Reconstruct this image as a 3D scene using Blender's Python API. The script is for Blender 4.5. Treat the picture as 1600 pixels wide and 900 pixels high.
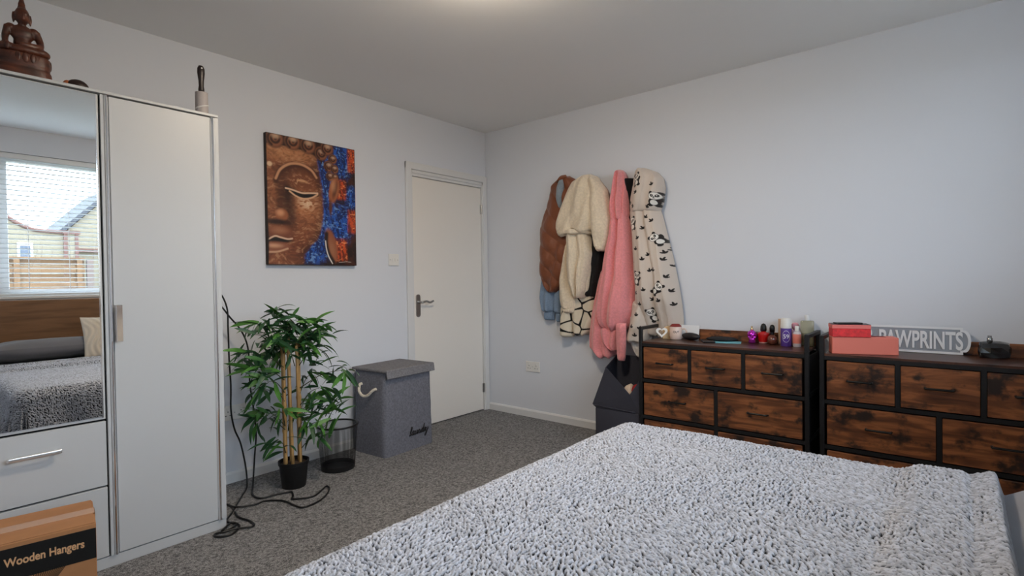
import bpy, bmesh, math, random
import numpy as np
from mathutils import Matrix, Vector

# ------------------------------------------------------------------ clear
for o in list(bpy.data.objects):
    bpy.data.objects.remove(o)
S = bpy.context.scene
COL = S.collection
PI = math.pi
rng = random.Random(7)

# ------------------------------------------------------------------ camera
cam_d = bpy.data.cameras.new('camera')
cam_d.lens = 18.745
cam_d.sensor_width = 36.0
cam_d.sensor_fit = 'HORIZONTAL'
cam_d.clip_start = 0.05
cam = bpy.data.objects.new('camera', cam_d)
COL.objects.link(cam)
r_ = (0.6420147, -0.76655612, -0.01445163)
u_ = (0.02001473, -0.00208589, 0.99979751)
f_ = (0.76643104, 0.64217394, -0.01400324)
cam.matrix_world = Matrix(((r_[0], u_[0], -f_[0], -3.524), (r_[1], u_[1], -f_[1], -3.2437),
                           (r_[2], u_[2], -f_[2], 1.1489), (0, 0, 0, 1)))
S.camera = cam

# ------------------------------------------------------------------ world, lights, exposure
WORLD_STRENGTH = 10.0
LAMP_STRENGTH = 95.0
world = bpy.data.worlds.new('overcast_sky')
S.world = world
world.use_nodes = True
wn = world.node_tree.nodes
bg = wn['Background']
bg.inputs[0].default_value = (0.72, 0.86, 1.0, 1)
bg.inputs[1].default_value = WORLD_STRENGTH
S.view_settings.view_transform = 'Standard'
S.view_settings.look = 'None'
S.view_settings.gamma = 1.0
S.view_settings.use_curve_mapping = False
S.view_settings.exposure = 0.0

WX0, WX1, WZ0, WZ1 = -3.75, -0.75, 1.075, 2.262     # window opening
WY = -3.90                                          # window wall inner face
pl = bpy.data.lights.new('window_portal', 'AREA')
pl.shape = 'RECTANGLE'
pl.size = WX1 - WX0
pl.size_y = WZ1 - WZ0
pl.cycles.is_portal = True
plo = bpy.data.objects.new('window_portal', pl)
plo.location = ((WX0 + WX1) / 2, WY - 0.13, (WZ0 + WZ1) / 2)
plo.rotation_euler = (PI / 2, 0, 0)      # -Z looks towards +Y
COL.objects.link(plo)

# ------------------------------------------------------------------ helpers
def L(r, g, b):
    def c(v):
        v = v / 255.0
        return v / 12.92 if v <= 0.04045 else ((v + 0.055) / 1.055) ** 2.4
    return (c(r), c(g), c(b))

MATS = {}
def mat(name, rgb=(0.8, 0.8, 0.8), rough=0.6, metal=0.0, bump=None, var=None, spec=0.5, sheen=0.0, trans=0.0,
        ior=1.45, emit=None, attr=None, coat=0.0, alpha=1.0):
    """bump=(scale,strength,dist)  var=(scale,amount)  attr=colour attribute name"""
    if name in MATS:
        return MATS[name]
    m = bpy.data.materials.new(name)
    m.use_nodes = True
    nt = m.node_tree
    p = nt.nodes['Principled BSDF']
    p.inputs['Base Color'].default_value = (*rgb, 1)
    p.inputs['Roughness'].default_value = rough
    p.inputs['Metallic'].default_value = metal
    p.inputs['Specular IOR Level'].default_value = spec
    p.inputs['Sheen Weight'].default_value = sheen
    p.inputs['Transmission Weight'].default_value = trans
    p.inputs['IOR'].default_value = ior
    p.inputs['Coat Weight'].default_value = coat
    if emit:
        p.inputs['Emission Color'].default_value = (*emit[0], 1)
        p.inputs['Emission Strength'].default_value = emit[1]
    tc = None
    if bump or var:
        tc = nt.nodes.new('ShaderNodeTexCoord')
    src = None
    if attr:
        a = nt.nodes.new('ShaderNodeAttribute')
        a.attribute_name = attr
        src = a.outputs['Color']
    if var:
        n = nt.nodes.new('ShaderNodeTexNoise')
        n.inputs['Scale'].default_value = var[0]
        n.inputs['Detail'].default_value = 4
        nt.links.new(tc.outputs['Object'], n.inputs['Vector'])
        mr = nt.nodes.new('ShaderNodeMapRange')
        mr.inputs['From Min'].default_value = 0.3
        mr.inputs['From Max'].default_value = 0.7
        mr.inputs['To Min'].default_value = 1 - var[1]
        mr.inputs['To Max'].default_value = 1 + var[1]
        nt.links.new(n.outputs['Fac'], mr.inputs['Value'])
        mx = nt.nodes.new('ShaderNodeVectorMath')
        mx.operation = 'SCALE'
        if src:
            nt.links.new(src, mx.inputs[0])
        else:
            mx.inputs[0].default_value = rgb
        nt.links.new(mr.outputs['Result'], mx.inputs['Scale'])
        src = mx.outputs[0]
    if src:
        nt.links.new(src, p.inputs['Base Color'])
    if bump:
        n = nt.nodes.new('ShaderNodeTexNoise')
        n.inputs['Scale'].default_value = bump[0]
        n.inputs['Detail'].default_value = 3
        nt.links.new(tc.outputs['Object'], n.inputs['Vector'])
        b = nt.nodes.new('ShaderNodeBump')
        b.inputs['Strength'].default_value = bump[1]
        b.inputs['Distance'].default_value = bump[2]
        nt.links.new(n.outputs['Fac'], b.inputs['Height'])
        nt.links.new(b.outputs['Normal'], p.inputs['Normal'])
    MATS[name] = m
    return m

def ramp_mat(name, stops, scale=(1, 1, 1), nscale=5.0, detail=6, rough=0.5, distort=0.0, patches=None, bump=0.0, spec=0.5, coord='Object', rnd=True):
    """procedural wood: stretched noise through a colour ramp, plus darker cloudy patches"""
    if name in MATS:
        return MATS[name]
    m = bpy.data.materials.new(name)
    m.use_nodes = True
    nt = m.node_tree
    N = nt.nodes.new
    p = nt.nodes['Principled BSDF']
    p.inputs['Roughness'].default_value = rough
    p.inputs['Specular IOR Level'].default_value = spec
    tc = N('ShaderNodeTexCoord')
    oi = N('ShaderNodeObjectInfo')
    ad = N('ShaderNodeVectorMath'); ad.operation = 'ADD'
    sc = N('ShaderNodeVectorMath'); sc.operation = 'SCALE'
    sc.inputs[0].default_value = (37.0, 23.0, 51.0)
    nt.links.new(oi.outputs['Random'], sc.inputs['Scale'])
    nt.links.new(tc.outputs[coord], ad.inputs[0])
    if rnd:
        nt.links.new(sc.outputs[0], ad.inputs[1])
    mp = N('ShaderNodeMapping')
    mp.inputs['Scale'].default_value = scale
    nt.links.new(ad.outputs[0], mp.inputs['Vector'])
    n = N('ShaderNodeTexNoise')
    n.inputs['Scale'].default_value = nscale
    n.inputs['Detail'].default_value = detail
    n.inputs['Distortion'].default_value = distort
    nt.links.new(mp.outputs[0], n.inputs['Vector'])
    cr = N('ShaderNodeValToRGB')
    el = cr.color_ramp.elements
    while len(el) < len(stops):
        el.new(0.5)
    for e, (pos, c) in zip(el, stops):
        e.position = pos
        e.color = (*c, 1)
    nt.links.new(n.outputs['Fac'], cr.inputs['Fac'])
    out = cr.outputs['Color']
    if patches:
        pc, ps, lo, hi = patches
        n2 = N('ShaderNodeTexNoise')
        n2.inputs['Scale'].default_value = ps
        n2.inputs['Detail'].default_value = 5
        n2.inputs['Roughness'].default_value = 0.6
        mp2 = N('ShaderNodeMapping')
        mp2.inputs['Scale'].default_value = (1, 1, 1.3)
        nt.links.new(ad.outputs[0], mp2.inputs['Vector'])
        nt.links.new(mp2.outputs[0], n2.inputs['Vector'])
        mr = N('ShaderNodeMapRange')
        mr.interpolation_type = 'SMOOTHSTEP'
        mr.inputs['From Min'].default_value = lo
        mr.inputs['From Max'].default_value = hi
        nt.links.new(n2.outputs['Fac'], mr.inputs['Value'])
        mx = N('ShaderNodeMix')
        mx.data_type = 'RGBA'
        nt.links.new(mr.outputs['Result'], mx.inputs['Factor'])
        nt.links.new(out, mx.inputs['A'])
        mx.inputs['B'].default_value = (*pc, 1)
        out = mx.outputs['Result']
    nt.links.new(out, p.inputs['Base Color'])
    if bump:
        b = N('ShaderNodeBump')
        b.inputs['Strength'].default_value = bump
        b.inputs['Distance'].default_value = 0.002
        nt.links.new(n.outputs['Fac'], b.inputs['Height'])
        nt.links.new(b.outputs['Normal'], p.inputs['Normal'])
    MATS[name] = m
    return m

OFF = {}
def thing(name, label=None, cat=None, loc=(0, 0, 0), rotz=0.0, group=None, kind=None, world=True):
    o = bpy.data.objects.new(name, None)
    COL.objects.link(o)
    o.location = loc
    o.rotation_euler = (0, 0, rotz)
    o.empty_display_size = 0.05
    if label: o['label'] = label
    if cat: o['category'] = cat
    if group: o['group'] = group
    if kind: o['kind'] = kind
    OFF[o.name] = np.array(loc, float) if world else np.zeros(3)
    return o

def tag(o, label=None, cat=None, group=None, kind=None):
    if label: o['label'] = label
    if cat: o['category'] = cat
    if group: o['group'] = group
    if kind: o['kind'] = kind
    return o

def root_of(o):
    while o.parent is not None:
        o = o.parent
    return o

def mk(name, VF, m, parent=None, smooth=False, cols=None, local=False, auto=None):
    """one mesh object. verts in world space for things built in world space"""
    V, F = VF
    V = np.asarray(V, float).reshape(-1, 3)
    me = bpy.data.meshes.new(name)
    loc = np.zeros(3)
    if parent is None:
        if not local:
            lo, hi = V.min(0), V.max(0)
            loc = np.array([(lo[0] + hi[0]) / 2, (lo[1] + hi[1]) / 2, lo[2]])
            V = V - loc
    elif not local:
        V = V - OFF.get(root_of(parent).name, np.zeros(3))
    if isinstance(F, np.ndarray):
        nf, k = F.shape
        me.vertices.add(len(V))
        me.vertices.foreach_set('co', V.ravel())
        me.loops.add(nf * k)
        me.loops.foreach_set('vertex_index', F.ravel().astype(np.int32))
        me.polygons.add(nf)
        me.polygons.foreach_set('loop_start', np.arange(0, nf * k, k, dtype=np.int32))
        me.update(calc_edges=True)
    else:
        me.from_pydata(V.tolist(), [], [list(map(int, f)) for f in F])
        me.update()
    if smooth:
        me.polygons.foreach_set('use_smooth', [True] * len(me.polygons))
    if cols is not None:
        a = me.color_attributes.new('Col', 'FLOAT_COLOR', 'POINT')
        c4 = np.ones((len(V), 4))
        c4[:, :3] = cols
        a.data.foreach_set('color', c4.ravel())
    if isinstance(m, (list, tuple)):
        for q in m: me.materials.append(q)
    else:
        me.materials.append(m)
    o = bpy.data.objects.new(name, me)
    COL.objects.link(o)
    o.location = loc
    if parent is not None:
        o.parent = parent
    if auto:
        mod = o.modifiers.new('edge', 'EDGE_SPLIT')
        mod.split_angle = auto
    return o

def join(*parts):
    V, F, n = [], [], 0
    for v, f in parts:
        v = np.asarray(v, float).reshape(-1, 3)
        V.append(v)
        for q in f:
            F.append([int(i) + n for i in q])
        n += len(v)
    return np.concatenate(V), F

def box(lo, hi, bev=0.0, seg=1):
    lo, hi = np.minimum(lo, hi), np.maximum(lo, hi)
    if bev <= 0:
        x0, y0, z0 = lo; x1, y1, z1 = hi
        V = [(x0, y0, z0), (x1, y0, z0), (x1, y1, z0), (x0, y1, z0), (x0, y0, z1), (x1, y0, z1), (x1, y1, z1), (x0, y1, z1)]
        F = [(3, 2, 1, 0), (4, 5, 6, 7), (0, 1, 5, 4), (1, 2, 6, 5), (2, 3, 7, 6), (3, 0, 4, 7)]
        return np.array(V, float), F
    bm = bmesh.new()
    bmesh.ops.create_cube(bm, size=1.0)
    c, d = (lo + hi) / 2, hi - lo
    for v in bm.verts:
        v.co = Vector((c[0] + v.co.x * d[0], c[1] + v.co.y * d[1], c[2] + v.co.z * d[2]))
    bmesh.ops.bevel(bm, geom=bm.edges[:], offset=min(bev, 0.49 * d.min()), segments=seg, affect='EDGES', profile=0.5)
    return from_bm(bm)

def from_bm(bm):
    bm.verts.index_update()
    V = np.array([v.co[:] for v in bm.verts])
    F = [[v.index for v in f.verts] for f in bm.faces]
    bm.free()
    return V, F

def xf(VF, rot=None, loc=(0, 0, 0), scale=(1, 1, 1)):
    V, F = VF
    V = np.asarray(V, float) * np.array(scale)
    if rot is not None:
        R = np.array(rot.to_3x3() if hasattr(rot, 'to_3x3') else rot)
        V = V @ R.T
    return V + np.array(loc), F

def rz(a): return Matrix.Rotation(a, 3, 'Z')
def rx(a): return Matrix.Rotation(a, 3, 'X')
def ry(a): return Matrix.Rotation(a, 3, 'Y')

def lathe(prof, seg=32, sx=1.0, sy=1.0):
    """prof: (r,z) from bottom to top"""
    V, F = [], []
    n = len(prof)
    for r, z in prof:
        for k in range(seg):
            a = 2 * PI * k / seg
            V.append((r * math.cos(a) * sx, r * math.sin(a) * sy, z))
    for i in range(n - 1):
        for k in range(seg):
            k2 = (k + 1) % seg
            F.append((i * seg + k, i * seg + k2, (i + 1) * seg + k2, (i + 1) * seg + k))
    if prof[0][0] > 1e-6: F.append(tuple(range(seg))[::-1])
    if prof[-1][0] > 1e-6: F.append(tuple((n - 1) * seg + k for k in range(seg)))
    return np.array(V), F

def crom(pts, n=8):
    P = [np.array(p, float) for p in pts]
    P = [2 * P[0] - P[1]] + P + [2 * P[-1] - P[-2]]
    out = []
    for i in range(1, len(P) - 2):
        for k in range(n):
            t = k / n
            out.append(0.5 * (2 * P[i] + (P[i + 1] - P[i - 1]) * t + (2 * P[i - 1] - 5 * P[i] + 4 * P[i + 1] - P[i + 2]) * t * t
                              + (3 * P[i] - P[i - 1] - 3 * P[i + 1] + P[i + 2]) * t ** 3))
    out.append(P[-2])
    return np.array(out)

def tube(pts, r, seg=8, smooth=0, closed=False, flat=(1, 1)):
    P = crom(pts, smooth) if smooth else np.array(pts, float)
    n = len(P)
    R = np.full(n, r, float) if np.isscalar(r) else np.interp(np.linspace(0, 1, n), np.linspace(0, 1, len(r)), r)
    T = np.gradient(P, axis=0)
    if closed:
        T = np.roll(P, -1, 0) - np.roll(P, 1, 0)
    T /= np.linalg.norm(T, axis=1)[:, None] + 1e-12
    up = np.array([0, 0, 1.0]) if abs(T[0][2]) < 0.9 else np.array([1.0, 0, 0])
    a = np.cross(T[0], up); a /= np.linalg.norm(a)
    V, F = [], []
    for i in range(n):
        a = a - T[i] * (a @ T[i]); a /= np.linalg.norm(a) + 1e-12
        b = np.cross(T[i], a)
        for k in range(seg):
            t = 2 * PI * k / seg
            V.append(P[i] + R[i] * (math.cos(t) * a * flat[0] + math.sin(t) * b * flat[1]))
    m = n if closed else n - 1
    for i in range(m):
        j = (i + 1) % n
        for k in range(seg):
            k2 = (k + 1) % seg
            F.append((i * seg + k, i * seg + k2, j * seg + k2, j * seg + k))
    if not closed:
        F.append(tuple(range(seg))[::-1])
        F.append(tuple((n - 1) * seg + k for k in range(seg)))
    return np.array(V), F

def prism(poly, d0, d1, axis='y'):
    """2D outline extruded along axis. axis y: poly=(x,z); axis x: poly=(y,z); axis z: poly=(x,y)"""
    n = len(poly)
    def p3(p, d):
        if axis == 'y': return (p[0], d, p[1])
        if axis == 'x': return (d, p[0], p[1])
        return (p[0], p[1], d)
    V = [p3(p, d0) for p in poly] + [p3(p, d1) for p in poly]
    F = [tuple(range(n)), tuple(range(2 * n - 1, n - 1, -1))]
    for i in range(n):
        j = (i + 1) % n
        F.append((j, i, n + i, n + j))
    return np.array(V, float), F

def rrect(x0, y0, x1, y1, r, n=4, corners=(1, 1, 1, 1)):
    out = []
    for (cx, cy, a0, on) in ((x1 - r, y1 - r, 0, corners[0]), (x0 + r, y1 - r, PI / 2, corners[1]), (x0 + r, y0 + r, PI, corners[2]), (x1 - r, y0 + r, 1.5 * PI, corners[3])):
        if not on:
            out.append((cx + r * (1 if math.cos(a0 + .7) > 0 else -1), cy + r * (1 if math.sin(a0 + .7) > 0 else -1)))
            continue
        for k in range(n + 1):
            a = a0 + PI / 2 * k / n
            out.append((cx + r * math.cos(a), cy + r * math.sin(a)))
    return out

def ellipsoid(c, r, nu=20, nv=12):
    V, F = [], []
    prof = [(math.sin(PI * i / nv), -math.cos(PI * i / nv)) for i in range(nv + 1)]
    prof[0] = (0.0005, -1); prof[-1] = (0.0005, 1)
    v, f = lathe(prof, nu)
    return v * np.array(r) + np.array(c), f

def text_mesh(s, size=0.1, extrude=0.002, offset=0.0, sx=1.0, align='LEFT'):
    cu = bpy.data.curves.new('txt', 'FONT')
    cu.body = s
    cu.size = size
    cu.extrude = extrude
    cu.offset = offset
    cu.align_x = align
    ob = bpy.data.objects.new('txt', cu)
    COL.objects.link(ob)
    dg = bpy.context.evaluated_depsgraph_get()
    me = bpy.data.meshes.new_from_object(ob.evaluated_get(dg))
    V = np.array([v.co[:] for v in me.vertices])
    F = [list(p.vertices) for p in me.polygons]
    bpy.data.objects.remove(ob)
    bpy.data.meshes.remove(me)
    V[:, 0] *= sx
    return V, F

def remesh(VF, voxel, smooth_it=2):
    me = bpy.data.meshes.new('tmp')
    me.from_pydata(np.asarray(VF[0]).tolist(), [], [list(map(int, f)) for f in VF[1]])
    ob = bpy.data.objects.new('tmp', me)
    COL.objects.link(ob)
    md = ob.modifiers.new('r', 'REMESH')
    md.mode = 'VOXEL'
    md.voxel_size = voxel
    sm = ob.modifiers.new('s', 'SMOOTH')
    sm.iterations = smooth_it
    dg = bpy.context.evaluated_depsgraph_get()
    m2 = bpy.data.meshes.new_from_object(ob.evaluated_get(dg))
    V = np.array([v.co[:] for v in m2.vertices])
    F = [list(p.vertices) for p in m2.polygons]
    bpy.data.objects.remove(ob)
    bpy.data.meshes.remove(me)
    bpy.data.meshes.remove(m2)
    return V, F

def vnoise(x, y, seed=0):
    """smooth 2-D value noise in 0..1"""
    xi, yi = np.floor(x).astype(np.int64), np.floor(y).astype(np.int64)
    fx, fy = x - xi, y - yi
    fx, fy = fx * fx * (3 - 2 * fx), fy * fy * (3 - 2 * fy)
    def h(a, b):
        n = (a * 374761393 + b * 668265263 + seed * 982451653) & 0x7fffffff
        n = ((n ^ (n >> 13)) * 1274126177) & 0x7fffffff
        return ((n ^ (n >> 16)) & 0xffff) / 65535.0
    return (h(xi, yi) * (1 - fx) + h(xi + 1, yi) * fx) * (1 - fy) + (h(xi, yi + 1) * (1 - fx) + h(xi + 1, yi + 1) * fx) * fy

def fbm(x, y, seed=0, o=4):
    s, a, t = 0, 0.5, 0
    for i in range(o):
        s = s + a * vnoise(x * 2 ** i, y * 2 ** i, seed + i)
        t += a
        a *= 0.5
    return s / t

def sstep(a, b, x):
    t = np.clip((x - a) / (b - a), 0, 1)
    return t * t * (3 - 2 * t)

def grid_faces(nr, nc, wrap=False):
    i = np.arange(nr - 1)[:, None]
    m = nc if wrap else nc - 1
    j = np.arange(m)[None, :]
    j2 = (j + 1) % nc
    return np.stack([i * nc + j, i * nc + j2, (i + 1) * nc + j2, (i + 1) * nc + j], -1).reshape(-1, 4)

# ------------------------------------------------------------------ materials
M_wall = mat('wall_paint', L(219, 222, 229), 0.85, bump=(220, 0.12, 0.001), spec=0.25)
M_ceil = mat('ceiling_paint', L(244, 243, 242), 0.9, spec=0.2)
M_trim = mat('white_gloss_trim', L(222, 222, 222), 0.35)
M_door = mat('white_door_paint', L(236, 231, 224), 0.4)
M_white = mat('white_laminate', L(197, 199, 201), 0.38, bump=(60, 0.02, 0.001))
M_chrome = mat('polished_chrome', (0.88, 0.88, 0.89), 0.12, 1.0)
M_satin = mat('satin_chrome', (0.92, 0.92, 0.92), 0.32, 1.0)
M_mirror = mat('mirror_glass', (0.86, 0.88, 0.88), 0.0, 1.0)
M_black = mat('black_metal', L(22, 22, 24), 0.45)
M_blackp = mat('black_plastic', L(16, 16, 17), 0.35)
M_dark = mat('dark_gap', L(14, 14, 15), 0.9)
M_steel = mat('brushed_steel', (0.45, 0.44, 0.43), 0.28, 1.0)
M_plastic = mat('white_plastic', L(228, 226, 222), 0.35)
M_wood = ramp_mat('rustic_wood', [(0.25, L(58, 31, 19)), (0.45, L(104, 60, 34)), (0.62, L(150, 92, 54)), (0.8, L(104, 58, 32))],
                  scale=(1, 1.0, 7), nscale=4.5, detail=8, rough=0.42, distort=0.6, patches=(L(38, 26, 21), 8.0, 0.50, 0.64), bump=0.15)
M_woodtop = ramp_mat('dark_rustic_wood', [(0.3, L(52, 31, 24)), (0.6, L(86, 52, 38)), (0.85, L(62, 36, 26))],
                     scale=(7, 1, 7), nscale=4, rough=0.3, patches=(L(38, 24, 19), 6, 0.5, 0.68))
M_statue = ramp_mat('carved_teak', [(0.3, L(48, 24, 16)), (0.55, L(84, 42, 26)), (0.8, L(122, 64, 36))], scale=(8, 8, 40), nscale=1.6, rough=0.42)
M_headb = ramp_mat('oak_headboard', [(0.3, L(104, 72, 46)), (0.55, L(134, 96, 64)), (0.8, L(112, 78, 50))], scale=(1, 1, 10), nscale=2.5, rough=0.5, rnd=False)
M_fence = ramp_mat('fence_board', [(0.25, L(88, 62, 40)), (0.55, L(122, 92, 62)), (0.8, L(104, 74, 46))], scale=(1.5, 1, 14), nscale=2.2, rough=0.8)

def carpet_mat():
    m = bpy.data.materials.new('grey_carpet')
    m.use_nodes = True
    nt = m.node_tree
    p = nt.nodes['Principled BSDF']
    p.inputs['Roughness'].default_value = 0.95
    p.inputs['Specular IOR Level'].default_value = 0.1
    tc = nt.nodes.new('ShaderNodeTexCoord')
    n = nt.nodes.new('ShaderNodeTexNoise')
    n.inputs['Scale'].default_value = 230
    n.inputs['Detail'].default_value = 3
    n2 = nt.nodes.new('ShaderNodeTexNoise')
    n2.inputs['Scale'].default_value = 85
    n2.inputs['Detail'].default_value = 4
    for q in (n, n2):
        nt.links.new(tc.outputs['Object'], q.inputs['Vector'])
    ad = nt.nodes.new('ShaderNodeMath'); ad.operation = 'MULTIPLY_ADD'
    ad.inputs[1].default_value = 0.45
    nt.links.new(n2.outputs['Fac'], ad.inputs[0])
    ml = nt.nodes.new('ShaderNodeMath'); ml.operation = 'MULTIPLY'
    ml.inputs[1].default_value = 0.6
    nt.links.new(n.outputs['Fac'], ml.inputs[0])
    nt.links.new(ml.outputs[0], ad.inputs[2])
    cr = nt.nodes.new('ShaderNodeValToRGB')
    e = cr.color_ramp.elements
    e[0].position = 0.40; e[0].color = (*L(58, 58, 62), 1)
    e[1].position = 0.66; e[1].color = (*L(172, 171, 171), 1)
    nt.links.new(ad.outputs[0], cr.inputs['Fac'])
    nt.links.new(cr.outputs['Color'], p.inputs['Base Color'])
    b = nt.nodes.new('ShaderNodeBump')
    b.inputs['Strength'].default_value = 0.9
    b.inputs['Distance'].default_value = 0.008
    nt.links.new(ad.outputs[0], b.inputs['Height'])
    nt.links.new(b.outputs['Normal'], p.inputs['Normal'])
    return m
M_carpet = carpet_mat()

def pane_mat():
    m = bpy.data.materials.new('window_glass')
    m.use_nodes = True
    nt = m.node_tree
    nt.nodes.remove(nt.nodes['Principled BSDF'])
    t = nt.nodes.new('ShaderNodeBsdfTransparent')
    g = nt.nodes.new('ShaderNodeBsdfGlossy')
    g.inputs['Roughness'].default_value = 0.0
    x = nt.nodes.new('ShaderNodeMixShader')
    x.inputs[0].default_value = 0.05
    nt.links.new(t.outputs[0], x.inputs[1])
    nt.links.new(g.outputs[0], x.inputs[2])
    nt.links.new(x.outputs[0], nt.nodes['Material Output'].inputs['Surface'])
    return m
M_pane = pane_mat()

# ------------------------------------------------------------------ room shell
H = 2.468
XL = -4.30                # rear wall (behind the camera's left)
def struct(name, VF, m, parent=None, **k):
    o = mk(name, VF, m, parent, **k)
    if parent is None: o['kind'] = 'structure'
    return o

struct('floor', box((XL - .12, WY - .2, -0.10), (0.12, 0.12, 0.0)), M_carpet)
struct('ceiling', box((XL - .12, WY - .2, H), (0.12, 0.12, H + 0.1)), M_ceil)
# left wall (with the door): opening with a shallow recess
DX0, DX1, DZ = -0.868, -0.040, 2.018
struct('wall_left', join(box((XL - .12, 0, 0), (DX0, 0.12, H)), box((DX1, 0, 0), (0.12, 0.12, H)),
                         box((DX0, 0, DZ), (DX1, 0.12, H)), box((DX0, 0.07, 0), (DX1, 0.12, DZ))), M_wall)
struct('wall_right', box((0, WY - .2, 0), (0.12, 0.0, H)), M_wall)
struct('wall_rear', box((XL - .12, WY - .2, 0), (XL, 0.0, H)), M_wall)
struct('wall_window', join(box((XL, WY - .2, 0), (WX0, WY, H)), box((WX1, WY - .2, 0), (0, WY, H)),
                           box((WX0, WY - .2, 0), (WX1, WY, WZ0)), box((WX0, WY - .2, WZ1), (WX1, WY, H))), M_wall)

def skirting(name, axis, a, b, at, sgn):
    h, t = 0.062, 0.016
    poly = [(0, 0), (t, 0), (t, h - .012), (t * .45, h), (0, h)]
    if axis == 'x':
        VF = prism([(at + sgn * p[0], p[1]) for p in poly], a, b, 'x')
    else:
        VF = prism([(at + sgn * p[0], p[1]) for p in poly], a, b, 'y')
    return struct(name, VF, M_trim)
skirting('baseboard_left', 'x', XL, -0.925, 0.0, -1)
skirting('baseboard_right', 'y', WY, 0.0, 0.0, -1)
skirting('baseboard_window', 'x', XL, 0.0, WY, 1)
skirting('baseboard_rear', 'y', WY, 0.0, XL, 1)

# door frame and door
trim = thing('trim_1', kind='structure', loc=(-0.45, 0, 0))
aw = 0.055
def arch(lo, hi):
    return box(lo, hi, 0.006, 2)
mk('architrave', arch((-0.912, -0.020, 0), (-0.912 + aw, 0.0, 2.074)), M_trim, trim)
mk('architrave', arch((-0.058 + .004, -0.020, 0), (-0.004, 0.0, 2.074)), M_trim, trim)
mk('architrave', arch((-0.912, -0.021, 2.074 - aw), (-0.004, 0.0, 2.074)), M_trim, trim)
mk('door_lining', join(box((DX0, -0.010, 0), (DX0 + .022, 0.07, DZ)), box((DX1 - .022, -0.010, 0), (DX1, 0.07, DZ)),
                       box((DX0, -0.010, DZ - .024), (DX1, 0.07, DZ))), M_trim, trim)
mk('door_stop', join(box((DX0 + .02, 0.045, 0), (DX0 + .034, 0.07, DZ - .02)), box((DX1 - .034, 0.045, 0), (DX1 - .02, 0.07, DZ - .02)),
                     box((DX0 + .02, 0.045, DZ - .038), (DX1 - .02, 0.07, DZ - .024))), M_trim, trim)
mk('door_bead', box((DX0 + .02, -0.004, DZ - .047), (DX1 - .02, 0.006, DZ - .022), .004), M_trim, trim)
door = thing('door_1', kind='structure', loc=(-0.45, 0, 0))
lx0, lx1 = DX0 + .026, DX1 - .025
mk('door_leaf', box((lx0, 0.003, 0.008), (lx1, 0.043, DZ - .050), .002), M_door, door)
hx, hz = -0.800, 0.963
mk('back_plate', prism(rrect(hx - .021, hz - .088, hx + .021, hz + .088, .019, 5), -0.005, 0.003, 'y'), M_steel, door)
lev = tube([(hx, 0.0, hz + .028), (hx, -.032, hz + .028), (hx + .012, -.046, hz + .028), (hx + .05, -.046, hz + .033), (hx + .085, -.045, hz + .022), (hx + .122, -.044, hz + .034)],
           [.009, .009, .009, .0085, .008, .0075], 10, 6)
mk('lever_handle', lev, M_steel, door, smooth=True)
mk('key_escutcheon', xf(lathe([(.0, 0), (.008, 0), (.008, .003), (.0, .003)], 14), rx(PI / 2), (hx, -.004, hz - .04)), M_steel, door)
for z in (1.78, 0.20):
    hg = mk('hinge', tube([(lx1 + .006, -.004, z - .04), (lx1 + .006, -.004, z + .04)], .0065, 10), M_steel, door, smooth=False)
    mk('hinge_leaf', box((lx1 - .012, -.0005, z - .04), (lx1 + .004, .004, z + .04)), M_steel, hg)

# ------------------------------------------------------------------ window and blind
win = thing('window_1', kind='structure', loc=((WX0 + WX1) / 2, WY - .1, WZ0))
M_upvc = mat('white_upvc', L(226, 228, 230), 0.3)
fy0, fy1 = WY - .17, WY - .10
fr = [box((WX0, fy0, WZ0), (WX1, fy1, WZ0 + .06)), box((WX0, fy0, WZ1 - .06), (WX1, fy1, WZ1)),
      box((WX0, fy0, WZ0), (WX0 + .06, fy1, WZ1)), box((WX1 - .06, fy0, WZ0), (WX1, fy1, WZ1))]
mk('window_frame', join(*fr), M_upvc, win)
mul = [-2.835, -1.55]
for x in mul:
    mk('mullion', box((x - .03, fy0, WZ0 + .06), (x + .03, fy1, WZ1 - .06), .004), M_upvc, win)
# opening casement sash on the left light
sx0, sx1 = WX0 + .05, mul[0] - .015
sash = mk('sash', join(box((sx0, fy1 - .01, WZ0 + .05), (sx1, fy1 + .02, WZ0 + .11)), box((sx0, fy1 - .01, WZ1 - .11), (sx1, fy1 + .02, WZ1 - .05)),
                       box((sx0, fy1 - .01, WZ0 + .11), (sx0 + .06, fy1 + .02, WZ1 - .11)), box((sx1 - .06, fy1 - .01, WZ0 + .11), (sx1, fy1 + .02, WZ1 - .11))), M_upvc, win)
mk('sash_handle', join(box((sx1 - .04, fy1 + .02, 1.33), (sx1 - .02, fy1 + .03, 1.40), .003), box((sx1 - .036, fy1 + .03, 1.24), (sx1 - .022, fy1 + .045, 1.385), .004)), M_steel, sash)
xs = [WX0] + mul + [WX1]
for i in range(3):
    mk('glass_pane', box((xs[i] + .03, fy0 + .03, WZ0 + .05), (xs[i + 1] - .03, fy0 + .034, WZ1 - .05)), M_pane, win)
mk('window_sill', box((WX0 - .03, WY - .12, WZ0 - .022), (WX1 + .03, WY + .012, WZ0 + .003), .006, 2), M_upvc, win)

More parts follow.
